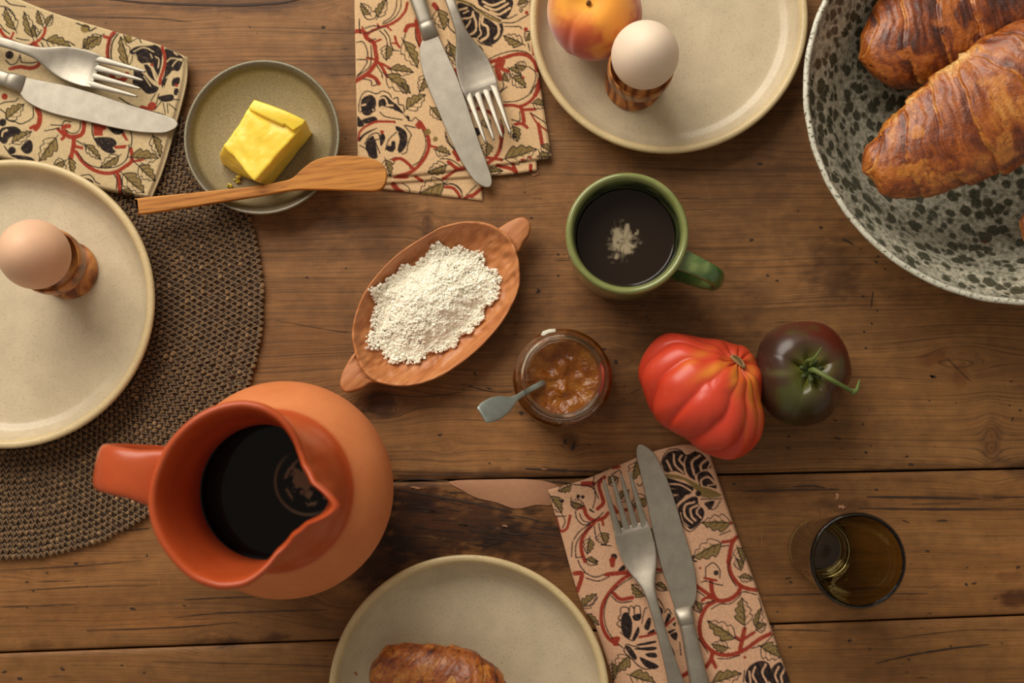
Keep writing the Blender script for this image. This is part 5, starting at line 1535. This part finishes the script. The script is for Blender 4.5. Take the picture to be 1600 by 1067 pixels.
kz = .0235
KP = [(216, 315), (221, 311), (300, 303), (400, 292.5), (437, 286), (458, 280), (475, 265), (492, 253), (515, 246.5), (545, 245), (572, 247), (593, 254), (604, 266), (605, 282), (600, 294), (588, 300), (560, 300), (500, 298), (460, 299), (400, 309), (330, 320), (260, 331), (223, 336), (218, 333)]
P = at_arr(smooth_line(KP, 5, True), kz)[:, :2]
ang = math.atan2(*(at(600, 275, kz) - at(218, 324, kz))[[1, 0]])
V, F = slab_data(P, kz, kz + .0048, .0008)
kn = thing('butter_knife', 'carved wooden butter knife resting across the butter dish rim', 'butter knife', (P[:, 0].mean(), P[:, 1].mean(), kz), None)
mesh('wooden_blade_and_handle', V, F, m_streak_wood('teak', ang, (150, 90, 32), (190, 124, 50), (206, 142, 64), .42, 1.4), kn, flat_faces=[len(F) - 1, len(F) - 2])

# ------------------------------------------------------------------ salt dish
sz = .021
BO = [(728, 346), (700, 351), (677, 361), (618, 400), (571, 454), (551, 510), (554, 549), (566, 578), (586, 596), (624, 604), (661, 599), (703, 580), (753, 541), (790, 496), (811, 451), (812, 420), (808, 395), (797, 371), (779, 357), (759, 348)]
sc = at(682, 475, sz)
O = at_arr(smooth_line(BO, 8, True), sz)[:, :2] - sc[:2]
aO = np.arctan2(O[:, 1], O[:, 0]); rO = np.hypot(O[:, 0], O[:, 1])
idx = np.argsort(aO); aO, rO = aO[idx], rO[idx]
A = np.linspace(-np.pi, np.pi, 200, endpoint=False)
RA = np.interp(A, aO, rO, period=2 * np.pi)
prof = [(0, .0006), (.55, .0), (.66, .0006), (.80, .006), (.93, .014), (.985, .0185), (1.0, .0205), (.993, .0218), (.975, .0220), (.955, .0208), (.90, .0165), (.80, .0115), (.65, .0078), (.45, .0062), (.2, .0056), (0, .0055)]
P = smooth_line(prof, 7)
P[0, 0] = 0; P[-1, 0] = 0
saxis = at(815, 350, sz) - at(540, 605, sz)
sang = math.atan2(saxis[1], saxis[0])
M_SDISH = m_streak_wood('carved_fruitwood', sang, (166, 98, 54), (192, 124, 74), (212, 148, 96), .4, .8, carve=.9, line=False)
M_SH = m_streak_wood('handle_fruitwood', sang, (166, 98, 54), (188, 122, 74), (206, 142, 94), .45, .8, line=False)
rows_, V = [], []
for k, (r, z) in enumerate(P):
    if r < 1e-6:
        V.append([[sc[0], sc[1], z]] * 200)
    else:
        wob = 1 + (0 if k < 45 else 0) * r
        zz = np.full(200, z)
        V.append(np.stack([sc[0] + RA * r * np.cos(A), sc[1] + RA * r * np.sin(A), zz], -1))
V = np.array(V)
# gouge facets on the inner wall
inn = np.arange(len(P)) > 60
G = V.copy()
ca, sa = math.cos(-sang), math.sin(-sang)
lx, ly = (G[..., 0] - sc[0]) * ca - (G[..., 1] - sc[1]) * sa, (G[..., 0] - sc[0]) * sa + (G[..., 1] - sc[1]) * ca
fac = np.abs(np.sin(lx * 330 + 1.5 * np.sin(ly * 160))) * np.abs(np.sin(ly * 260 + 2 * np.sin(lx * 90)))
V[..., 2] += np.where(inn[:, None], -.0013 * fac * sstep(1.0, .9, P[:, 0])[:, None], 0)
V = V.reshape(-1, 3)
sd = thing('salt_dish', 'carved oval wooden dish with two end handles, holding white salt', 'dish', (sc[0], sc[1], .0003))
V[:, 2] += .0003
mesh('dish_body', V, grid_faces(len(P), 200, cv=True), M_SDISH, sd)
for H in ([(779, 357), (786, 352), (797, 345), (810, 339.5), (821, 340), (829, 351), (826, 367), (818, 379), (811, 392), (796, 401), (788, 383), (769, 369)],
          [(553, 552), (545, 563), (537, 577), (532, 590), (531, 602), (535, 610), (544, 613), (565, 607), (578, 599), (590, 597), (599, 585), (578, 568), (566, 544)]):
    Pq = at_arr(smooth_line(H, 5, True), .019)[:, :2]
    cc = Pq.mean(0)
    def zf(q, cc=cc):
        d = np.hypot(*(q - sc[:2]).T)
        dd = q - sc[:2]
        rn = d / np.interp(np.arctan2(dd[:, 1], dd[:, 0]), A, RA, period=2 * np.pi)
        return -.08 * np.maximum(d - .062, 0) - .0068 * sstep(.985, .92, rn)
    V, F = slab_data(Pq, .0125, .0208, .0016, zf=zf)
    mesh('handle', V, F, M_SH, sd)

# salt: heap of coarse grains
oct_v = np.array([(1, 0, 0), (-1, 0, 0), (0, 1, 0), (0, -1, 0), (0, 0, 1), (0, 0, -1)], float)
cube_v = np.array([(x, y, z) for x in (-1, 1) for y in (-1, 1) for z in (-1, 1)], float) * .8
cube_f = [[0, 1, 3, 2], [4, 6, 7, 5], [0, 4, 5, 1], [2, 3, 7, 6], [0, 2, 6, 4], [1, 5, 7, 3]]
SO = [(583, 520), (588, 470), (604, 440), (640, 418), (668, 400), (690, 386), (720, 390), (750, 404), (776, 425), (772, 455), (752, 492), (725, 520), (690, 545), (655, 557), (615, 562), (592, 548)]
so = at_arr(smooth_line(SO, 5, True), .012)[:, :2]
hc = so.mean(0)
d_ = so - hc
ao, ro = np.arctan2(d_[:, 1], d_[:, 0]), np.hypot(d_[:, 0], d_[:, 1])
ix_ = np.argsort(ao); ao, ro = ao[ix_], ro[ix_]
saltr = thing('salt_heap', 'heap of coarse white salt grains in the carved wooden dish', 'salt', (hc[0], hc[1], .006))
inner_s = np.array([(r, z) for r, z in prof[9:]][::-1])
def dish_z(x, y):
    a = np.arctan2(y - sc[1], x - sc[0])
    r = np.hypot(x - sc[0], y - sc[1]) / np.interp(a, A, RA, period=2 * np.pi)
    return np.interp(r, inner_s[:, 0], inner_s[:, 1])
def heap_h(t, a):
    return .0150 * np.clip(1 - t ** 1.6, 0, 1) ** .9
# solid core
NA, NR = 120, 30
V = []
for i in range(NR):
    t = i / (NR - 1)
    a = np.linspace(-np.pi, np.pi, NA, endpoint=False)
    R_ = np.interp(a, ao, ro, period=2 * np.pi) * .86 * t
    x, y = hc[0] + R_ * np.cos(a), hc[1] + R_ * np.sin(a)
    nzz = fbm(np.stack([x * 260, y * 260, 0 * x], -1), 91, 3) - .5
    V.append(np.stack([x, y, dish_z(x, y) + .0004 + (heap_h(t * .9, a) - .002) * (1 - t ** 6) + nzz * .0042 * (1 - t ** 4)], -1))
V = np.array(V).reshape(-1, 3)
o = mesh('heap_core', V, grid_faces(NR, NA, cv=True), M_SALT, saltr)
o['kind'] = 'stuff'
n = 15000
t = np.sqrt(rng.random(n))
t = np.where(rng.random(n) < .25, 1 - rng.random(n) * .25, t)
a = rng.uniform(-np.pi, np.pi, n)
ts = t * (1 + .05 * np.sin(9 * a) + .04 * np.sin(17 * a + 1)) * np.where(t > .9, rng.uniform(.9, 1.07, n), 1)
R_ = np.interp(a, ao, ro, period=2 * np.pi) * ts
x, y = hc[0] + R_ * np.cos(a), hc[1] + R_ * np.sin(a)
z = dish_z(x, y) + np.where(t < .84, heap_h(t / .86 * .9, a) - .0015, rng.random(n) * .0022) + rng.uniform(0, .0012, n)
nzz = fbm(np.stack([x * 260, y * 260, 0 * x], -1), 91, 3) - .5
z = np.maximum(z + nzz * .0042 * (1 - np.minimum(t / .86, 1) ** 4), dish_z(x, y) + .0006)
size = rng.uniform(.0004, .00105, n) * np.where(rng.random(n) < .12, 1.35, 1)
# random rotations
q = rng.normal(size=(n, 4)); q /= np.linalg.norm(q, axis=1)[:, None]
w_, xx, yy, zz = q.T
Rm = np.stack([1 - 2 * (yy ** 2 + zz ** 2), 2 * (xx * yy - zz * w_), 2 * (xx * zz + yy * w_), 2 * (xx * yy + zz * w_), 1 - 2 * (xx ** 2 + zz ** 2), 2 * (yy * zz - xx * w_), 2 * (xx * zz - yy * w_), 2 * (yy * zz + xx * w_), 1 - 2 * (xx ** 2 + yy ** 2)], -1).reshape(n, 3, 3)
sv = cube_v[None] * rng.uniform(.7, 1.2, (n, 1, 3)) * size[:, None, None]
G = np.einsum('nij,nkj->nki', Rm, sv) + np.stack([x, y, z], -1)[:, None]
Fs = (np.arange(n)[:, None, None] * 8 + np.array(cube_f)[None]).reshape(-1, 4)
o = mesh('salt_grains', G.reshape(-1, 3), Fs.tolist(), M_SALT, saltr, smooth=False, fix=False)
o['kind'] = 'stuff'

# ------------------------------------------------------------------ green mug and coffee
mz = .080
mc = at(980, 364, mz)
MR = 96.3 * mpp(980, 364, mz)
mug = thing('coffee_mug', 'green glazed ceramic mug of black coffee in the centre right', 'mug', (mc[0], mc[1], .0003))
prof = [(0, .002), (.027, .002), (.028, 0), (.0305, .001), (.0345, .008), (.0372, .025), (.0382, .045), (MR - .0008, .070), (MR, .0765), (MR - .0008, .0795), (MR - .0025, .0802), (MR - .0042, .0788), (MR - .0058, .074), (MR - .0068, .064), (.0312, .045), (.0305, .02), (.026, .009), (.012, .0065), (0, .0062)]
P = dense_profile(prof, 5)
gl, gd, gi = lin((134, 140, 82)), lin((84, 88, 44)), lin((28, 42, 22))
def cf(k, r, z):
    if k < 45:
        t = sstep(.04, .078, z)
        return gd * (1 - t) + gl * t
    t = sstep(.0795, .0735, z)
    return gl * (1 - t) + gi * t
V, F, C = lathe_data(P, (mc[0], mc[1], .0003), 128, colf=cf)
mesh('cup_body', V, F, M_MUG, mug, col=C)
hd = at(1133, 440, .06) - at(978, 371, .06)
hd[2] = 0; hd /= np.linalg.norm(hd)
hp = [(MR - .003, .071), (.050, .0705), (.060, .0665), (.0655, .058), (.0655, .047), (.061, .036), (.052, .027), (.040, .020), (.0365, .017)]
P3 = smooth_line([np.array([mc[0], mc[1], .0003]) + hd * r + np.array([0, 0, z]) for r, z in hp], 6)
side = np.cross(hd, [0, 0, 1.0])
T = np.gradient(P3, axis=0)
T /= np.linalg.norm(T, axis=1)[:, None]
up = np.cross(side, T)
V, F = sweep_data(P3, np.interp(np.linspace(0, 1, len(P3)), [0, .15, .5, 1], [.0072, .0062, .0060, .0066]), .0030, m=20, p=2.3, up=up, round_ends=False)
V = np.array(V)
hc_ = np.tile(lin((66, 98, 48)), (len(V), 1))
hn = fbm(V * 90, 17, 3)[:, None]
hc_ = hc_ * (1 - sstep(.45, .7, hn)) + lin((134, 150, 88)) * sstep(.45, .7, hn)
mesh('handle', V, F, M_MUG, mug, col=hc_)

def liquid(name, label, cx, cy, R, z, colr, foam, seed):
    NA, NR = 160, 70
    a = np.linspace(0, 2 * np.pi, NA, endpoint=False)
    rr = np.linspace(0.001, 1, NR)
    X_ = cx + R * rr[:, None] * np.cos(a)
    Y_ = cy + R * rr[:, None] * np.sin(a)
    Z_ = np.full_like(X_, z) + .0006 * sstep(.95, 1, rr)[:, None]
    W = np.stack([X_, Y_, Z_], -1)
    pp = to_px(W)
    m_ = foam(pp, W)
    col = np.tile(lin(colr), (NR, NA, 1))
    col = mixc(col, lin((190, 172, 140)), m_)
    low = W[-1].copy(); low[:, 2] -= .012
    V = np.concatenate([W.reshape(-1, 3), low])
    F = grid_faces(NR, NA, cv=True)
    b = (NR - 1) * NA
    F += [[b + i, b + (i + 1) % NA, NR * NA + (i + 1) % NA, NR * NA + i] for i in range(NA)]
    F.append([NR * NA + i for i in range(NA)])
    F.append(list(range(NA))[::-1])
    C = np.concatenate([col.reshape(-1, 3), col[-1]])
    mt = np.concatenate([(.05 + .6 * m_).ravel(), np.full(NA, .1)])
    root = thing(name, label, 'coffee', (cx, cy, z - .012))
    mesh('liquid', V, F, M_COFFEE, root, col=C, attrs={'matt': mt})
def foam_mug(pp, W):
    dx, dy = pp[..., 0] - 972, pp[..., 1] - 377
    r = np.hypot(dx * .95, dy * .82)
    a = np.arctan2(dy, dx)
    ray = fbm(np.stack([np.cos(a) * 5, np.sin(a) * 5, r * .03], -1), 7, 3)
    n1 = fbm(np.stack([dx * .12, dy * .12, 0 * dx], -1), 8, 4)
    m = .55 * sstep(.1, .8, 1.1 - r / 25 + (ray - .5) * 1.0 + (n1 - .5) * 1.0) + .45 * sstep(.3, .8, 1.25 - r / 22 + (n1 - .5) * 2.2)
    m *= 1 - .8 * np.exp(-((dx + 6) ** 2 + (dy - 2) ** 2) / 6) - .0
    return np.clip(m * .72 + .02, 0, .75)
lz = .060
lc = mc
liquid('black_coffee', 'black coffee with a pale foam patch inside the green mug', lc[0], lc[1], MR - .0074, lz, (30, 18, 14), foam_mug, 1)

# ------------------------------------------------------------------ terracotta jug
jc0 = at(481, 760, 0)
ZS = .200
JR = 149 * mpp(379, 772, ZS)
AN = [(-26, 110), (-9, 119), (3.4, 152), (7, 160), (12, 150), (23, 120), (39, 107), (60, 112), (76, 130), (88, 143), (104, 152), (120, 154), (137, 151), (155, 151), (173, 151), (199, 146), (225, 145), (249, 147), (269, 148), (283, 145), (295, 139), (306, 130), (322, 115)]
an = np.array(AN, float)
aa = np.radians(-an[:, 0]) % (2 * np.pi)
rr_ = an[:, 1] / 149
ix_ = np.argsort(aa)
aa, rr_ = aa[ix_], rr_[ix_]
gA = np.linspace(0, 2 * np.pi, 720, endpoint=False)
gR = np.interp(gA, aa, rr_, period=2 * np.pi)
ker = np.hanning(21); ker /= ker.sum()
gR = np.convolve(np.concatenate([gR[-10:], gR, gR[:10]]), ker, 'valid')
tipang = math.radians(-7)
def jr(a, r, z, k):
    wgt = sstep(.135, .195, z) if k > 0 else 0
    base = np.interp(a % (2 * np.pi), gA, gR, period=2 * np.pi)
    return 1 + (base - 1) * wgt
def jz(a, r, z, k):
    d = np.angle(np.exp(1j * (a - tipang)))
    return sstep(.14, .198, z) * (.006 * np.exp(-(d / .28) ** 2) - .004 * np.exp(-((np.abs(d) - .75) / .35) ** 2))
prof = [(0, .002), (.038, .002), (.040, .0), (.043, .002), (.053, .018), (.0610, .040), (.0660, .063), (.0676, .083), (.0655, .097), (.0590, .109), (.0505, .1185), (.0462, .1255), (.0440, .134), (.0432, .146), (.0440, .160), (.0466, .176), (JR - .0015, .191), (JR, .197), (JR - .0008, .2002), (JR - .003, .2010), (JR - .0050, .1985), (JR - .0070, .190), (.0425, .174), (.0398, .160), (.0392, .146), (.040, .134), (.044, .124), (.054, .112), (.0610, .094), (.061, .070), (.055, .04), (.036, .008), (0, .006)]
P = dense_profile(prof, 5)
jug = thing('pitcher', 'orange terracotta pitcher with pinched spout standing at the lower left, full of dark coffee', 'pitcher', (jc0[0], jc0[1], .0003))
V, F, _ = lathe_data(P, (jc0[0], jc0[1], .0003), 300, rfun=jr, zfun=jz)
V = np.array(V)
rl = np.hypot(V[:, 0] - jc0[0], V[:, 1] - jc0[1])
glz = sstep(.1195, .1215, V[:, 2])
n_out = 0
for k, (r, z) in enumerate(P):
    n_out += 1 if r < 1e-7 else 300
    if k == 95:
        break
glz[n_out:] = 1.0
mesh('jug_body', V, F, M_TERRA, jug, attrs={'glaze': glz})
hdv = at(152, 729, .185)[:2] - jc0[:2]
hdv = np.array([hdv[0], hdv[1], 0]); hl = np.linalg.norm(hdv); hdv /= hl
hp = [(JR - .004, .1925), (JR + .008, .1940), (JR + .022, .1915), (hl - .004, .184), (hl + .0, .170), (hl - .001, .150), (hl - .006, .125), (hl - .012, .105), (.064, .090)]
P3 = smooth_line([np.array([jc0[0], jc0[1], 0]) + hdv * r + np.array([0, 0, z]) for r, z in hp], 6)
side = np.cross(hdv, [0, 0, 1.0])
T = np.gradient(P3, axis=0); T /= np.linalg.norm(T, axis=1)[:, None]
V, F = sweep_data(P3, np.interp(np.linspace(0, 1, len(P3)), [0, .15, .5, 1], [.0165, .0135, .0128, .015]), .0050, m=24, p=3.2, up=np.cross(side, T), round_ends=False)
mesh('handle', V, F, M_TERRA, jug, attrs={'glaze': np.ones(len(V))})
def foam_jug(pp, W):
    dx, dy = pp[..., 0] - 482, pp[..., 1] - 752
    r = np.hypot(dx, dy)
    n1 = fbm(np.stack([dx * .09, dy * .09, 0 * dx], -1), 18, 4)
    ring = np.exp(-((r - 52) / 2.0) ** 2) * sstep(-.2, .6, -dx / 60 + dy / 90) * .8
    dots = np.exp(-((r - 37 + (n1 - .5) * 8) / 2.2) ** 2) * (n1 > .55)
    blob = sstep(.1, .35, 1 - np.hypot((dx + 2) / 22, (dy + 2) / 26) + (n1 - .5) * 1.5)
    return np.clip(.45 * ring + .5 * dots + .5 * blob, 0, .55)
liquid('dark_coffee', 'dark coffee with a ring of foam inside the terracotta pitcher', jc0[0], jc0[1], .0432, .1255, (8, 3, 3), foam_jug, 2)

# ------------------------------------------------------------------ jam jar, jam, teaspoon
jz_ = .070
gc = at(879, 588, jz_)
GR = 68 * mpp(879, 588, jz_)
GB = 77.5 * mpp(877, 592, .045)
jar = thing('jam_jar', 'small round glass jar of amber jam in the middle of the table', 'jar', (gc[0], gc[1], .0003))
prof = [(0, .003), (GB * .75, .002), (GB * .85, .0), (GB * .95, .002), (GB, .008), (GB, .046), (GB - .001, .052), (GB - .0035, .0565), (GR - .001, .0595), (GR - .0012, .063), (GR, .0640), (GR, .0660), (GR - .0006, .0690), (GR - .0018, .0700), (GR - .0034, .0690), (GR - .0040, .062), (GR - .0045, .0585), (GB - .0055, .054), (GB - .0030, .049), (GB - .0026, .010), (GB - .006, .0055), (.01, .0045), (0, .0045)]
P = dense_profile(prof, 4)
V, F, _ = lathe_data(P, (gc[0], gc[1], .0003), 128)
mesh('glass_body', V, F, m_glass('clear_glass', (246, 246, 238)), jar)
pr_ = [(r, z) for r, z in ((0, .0042), (GB - .008, .0045), (GB - .0022, .011), (GB - .0022, .0485), (GB - .0048, .0540), (GR - .0040, .0575), (GR - .0044, .0590), (0.015, .0570), (.006, .0565), (0, .0565))]
P = dense_profile(pr_, 6)
def jamz(a, r, z, k):
    if z < .0545:
        return np.zeros_like(a)
    p = np.stack([r * np.cos(a) * 110, r * np.sin(a) * 110, 0 * a], -1)
    return (fbm(p, 77, 3) - .5) * .007 * sstep(GR - .004, GR - .012, r) - .001
V, F, _ = lathe_data(np.array([q for q in P] ), (gc[0], gc[1], .0003), 110, zfun=jamz)
# add rings on top for lumps
jr_ = thing('apricot_jam', 'amber fruit jam filling the small glass jar', 'jam', (gc[0], gc[1], .0055))
mesh('jam', V, F, m_jam(), jr_)
lb = [at(845, 524, .069), at(848, 518, .069), at(858, 514.5, .069), at(868, 514, .069), at(868, 519, .069), at(858, 520.5, .069), at(850, 525, .069)]
V, F = slab_data(np.array(lb)[:, :2], .0690, .0706, .0003)
mesh('paper_scrap', V, F, m_plain('label_paper', (232, 228, 208), .8), jar, label='torn scrap of white paper seal on the rim')

P3 = [at(872, 588, .030), at(858, 594, .045), at(845, 600, .058), at(826, 610, .0650), at(808, 621, .0738), at(797, 628, .079), at(782, 634.5, .085), at(765, 642, .091), at(754, 648, .095)]
P3 = smooth_line(P3, 5)
tt = np.linspace(0, 1, len(P3))
hw = np.interp(tt, [0, .3, .5, .60, .70, .80, .92, 1], [.0026, .0019, .0019, .0032, .0060, .0074, .0070, .0058])
V, F = sweep_data(P3, hw, np.interp(tt, [0, .5, .7, 1], [.0014, .0016, .0011, .0011]), m=18, p=2.6)
sp = thing('teaspoon', 'grey metal teaspoon standing in the jam jar, handle sticking out to the left', 'spoon', tuple(P3[0]))
mesh('handle', V, F, M_METAL2, sp)
bw = at(876, 586, .026)
dirv = P3[0] - P3[4]; dirv /= np.linalg.norm(dirv)
BPn = smooth_line([P3[0], P3[0] + dirv * .006, P3[0] + dirv * .014, P3[0] + dirv * .020], 4)
V, F = sweep_data(BPn, np.interp(np.linspace(0, 1, len(BPn)), [0, .4, .8, 1], [.0028, .0075, .0085, .004]), .0011, m=16, p=2)
mesh('bowl', V, F, M_METAL2, sp)

# ------------------------------------------------------------------ smoked glass tumbler
tz = .122
tc = at(1341, 876, tz)
b0 = at(1278, 857, .004)
TR = 75.5 * mpp(1341, 876, tz)
TB = 47 * mpp(1278, 857, .006)
tum = thing('glass_tumbler', 'empty olive-brown smoked glass tumbler at the lower right', 'glass', (b0[0], b0[1], .0003))
prof = [(0, .002), (TB * .7, .0012), (TB * .85, 0), (TB * .97, .002), (TB, .007), (TB + (TR - TB) * .45, .06), (TR - .0006, .112), (TR, .1195), (TR - .0004, .1216), (TR - .0013, .1222), (TR - .0024, .1212), (TR - .0028, .117), (TB + (TR - TB) * .45 - .0022, .06), (TB - .0020, .018), (TB - .0045, .0120), (TB - .010, .0105), (0, .0105)]
P = dense_profile(prof, 5)
V, F, _ = lathe_data(P, (0, 0, .0003), 128)
V = np.array(V)
f = (V[:, 2] / .122)[:, None]
V[:, :2] += b0[:2] * (1 - f) + tc[:2] * f
mesh('glass_body', V, F, m_glass('olive_glass', (176, 160, 104)), tum)

# ------------------------------------------------------------------ cutlery
def local_frame(tip, axis_pt, z):
    a, b = at(*tip, z), at(*axis_pt, z)
    u = b[:2] - a[:2]
    u /= np.linalg.norm(u)
    return a[:2], u, np.array([-u[1], u[0]])
def to_local(pts, fr, z):
    P = at_arr(np.array(pts, float), z)[:, :2] - fr[0]
    return np.stack([P @ fr[1], P @ fr[2]], -1)
def from_local(L_, fr):
    L_ = np.asarray(L_, float)
    return fr[0] + L_[:, :1] * fr[1] + L_[:, 1:2] * fr[2]
ZN3 = .0068
kf = local_frame((1002, 695), (1092, 1067), ZN3)
KB = [(996, 697), (1002, 694.5), (1009, 697), (1021, 707), (1033, 728), (1044, 753), (1056, 788), (1066, 822), (1076, 855), (1084, 884), (1088, 910), (1087.5, 932), (1083, 945), (1077, 951), (1062, 956), (1056, 954), (1046, 925), (1031, 879), (1021, 836), (1010, 782), (1001, 742), (994, 710)]
kb_local = to_local(smooth_line(KB, 4, True), kf, ZN3)
kc_local = to_local([(1068, 955), (1073, 975), (1092, 1067)], kf, ZN3)
def make_knife(fr, z, label, parent_group='table knives', flip=1):
    root = thing('table_knife', label, 'knife', (*from_local([(.10, 0)], fr)[0], z))
    root['group'] = 'table knives'
    L_ = kb_local * [1, flip]
    V, F = slab_data(from_local(L_, fr), z, z + .0017, .0005)
    mesh('blade', V, F, M_METAL, root, flat_faces=[len(F) - 1, len(F) - 2])
    u0 = kc_local[0, 0] - .002
    off_v = kc_local[:, 1] * flip
    us = [0, .003, .006, .009, .0095, .013, .04, .07, .085, .092]
    ws = [.0062, .0058, .0056, .0056, .0050, .0050, .0060, .0072, .0072, .0060]
    hs = [.0012, .0026, .0032, .0034, .0028, .0029, .0032, .0034, .0032, .0026]
    uu_ = np.array(us) + u0
    vc = np.interp(uu_, kc_local[:, 0], off_v)
    vc = np.where(uu_ > kc_local[-1, 0], off_v[-1], vc)
    P2 = from_local(np.stack([uu_, vc], -1), fr)
    P3 = np.concatenate([P2, (z + np.array(hs) + .0003)[:, None]], 1)
    nb = 4
    V, F = sweep_data(P3[:nb + 1], ws[:nb + 1], hs[:nb + 1], m=20, p=2.6)
    mesh('bolster', V, F, M_METAL, root)
    V, F = sweep_data(P3[nb:], ws[nb:], hs[nb:], m=20, p=2.6)
    mesh('handle', V, F, M_METAL, root)
    return root
make_knife(kf, ZN3, 'steel table knife on the bottom napkin, pointing up beside the fork')
make_knife(local_frame((762, 293), (657, 5), .0078), .0078, 'steel table knife on the top napkin, pointing down left of the fork')
make_knife(local_frame((277, 198), (-4, 118), .0146), .0146, 'steel table knife on the upper left napkin, pointing right below the fork')

def make_fork(fr, z, label, scale=1.0):
    root = thing('table_fork', label, 'fork', (*from_local([(.09, 0)], fr)[0], z))
    root['group'] = 'table forks'
    K_ = scale
    # head and handle as one swept strip
    us = np.array([.0340, .0385, .042, .050, .057, .064, .070, .076, .083, .095, .115, .135, .150, .165, .178, .184]) * K_
    ws = np.array([.0112, .0122, .0124, .0122, .0113, .0093, .0068, .0046, .0036, .0033, .0036, .0048, .0068, .0088, .0086, .0060]) * K_
    zc = np.array([.0020, .0018, .0014, .0014, .0020, .0036, .0056, .0074, .0088, .0100, .0096, .0074, .0052, .0036, .0030, .0030])
    th = np.array([.00005, .00085, .0009, .0010, .0011, .0013, .0015, .0017, .0018, .0018, .0017, .0016, .0014, .0013, .0012, .0012])
    t = np.linspace(0, 1, 60)
    s = np.unique(np.concatenate([np.linspace(us[0], us[1], 8), np.linspace(us[1], us[-1], 53)]))[:60]
    P2 = from_local(np.stack([s, 0 * s], -1), fr)
    P3 = np.concatenate([P2, (z + .0012 + np.interp(s, us, zc))[:, None]], 1)
    sw = smooth_line(np.stack([us, ws, th], -1), 5)
    w_ = np.interp(s, sw[:, 0], sw[:, 1])
    V, F = sweep_data(P3, w_, np.interp(s, us, th), m=32, p=3.4, round_ends=False)
    V = np.array(V)
    # dish the head
    loc = V[:, :2] - fr[0]
    lu, lv = loc @ fr[1], loc @ fr[2]
    V[:, 2] += .0022 * (lv / (.0122 * K_)) ** 2 * sstep(.075 * K_, .06 * K_, lu)
    mesh('head_and_handle', V, F, M_METAL, root)
    for k in range(4):
        v0 = (k - 1.5) * .00615 * K_
        v1 = (k - 1.5) * .0060 * K_
        n = 22
        s = np.linspace(0, .043 * K_, n)
        lv = np.interp(s, [0, .043 * K_], [v1, v0])
        P2 = from_local(np.stack([s, lv], -1), fr)
        zz = z + .0012 + np.interp(s, [0, .012 * K_, .025 * K_, .0355 * K_, .038 * K_, .043 * K_], [.0075, .0058, .0034, .0016, .00140, .0004]) + .0022 * (lv / (.0122 * K_)) ** 2
        hw_ = np.interp(s, [0, .006 * K_, .03 * K_, .036 * K_], [.0008, .0013, .0022, .0026]) * K_
        V, F = sweep_data(np.concatenate([P2, zz[:, None]], 1), hw_, np.interp(s, [0, .034 * K_, .043 * K_], [.0008, .0009, .0006]), m=14, p=2.6, round_ends=True)
        mesh('tine', V, F, M_METAL, root)
    return root
make_fork(local_frame((963, 744), (1018, 935), .011), .0062, 'steel table fork on the bottom napkin, tines up left of the knife')
make_fork(local_frame((778.5, 217.5), (709, 18), .013), .0072, 'steel table fork on the top napkin, tines down right of the knife')
make_fork(local_frame((223, 134), (43, 80), .019), .0140, 'steel table fork on the upper left napkin, tines right above the knife')
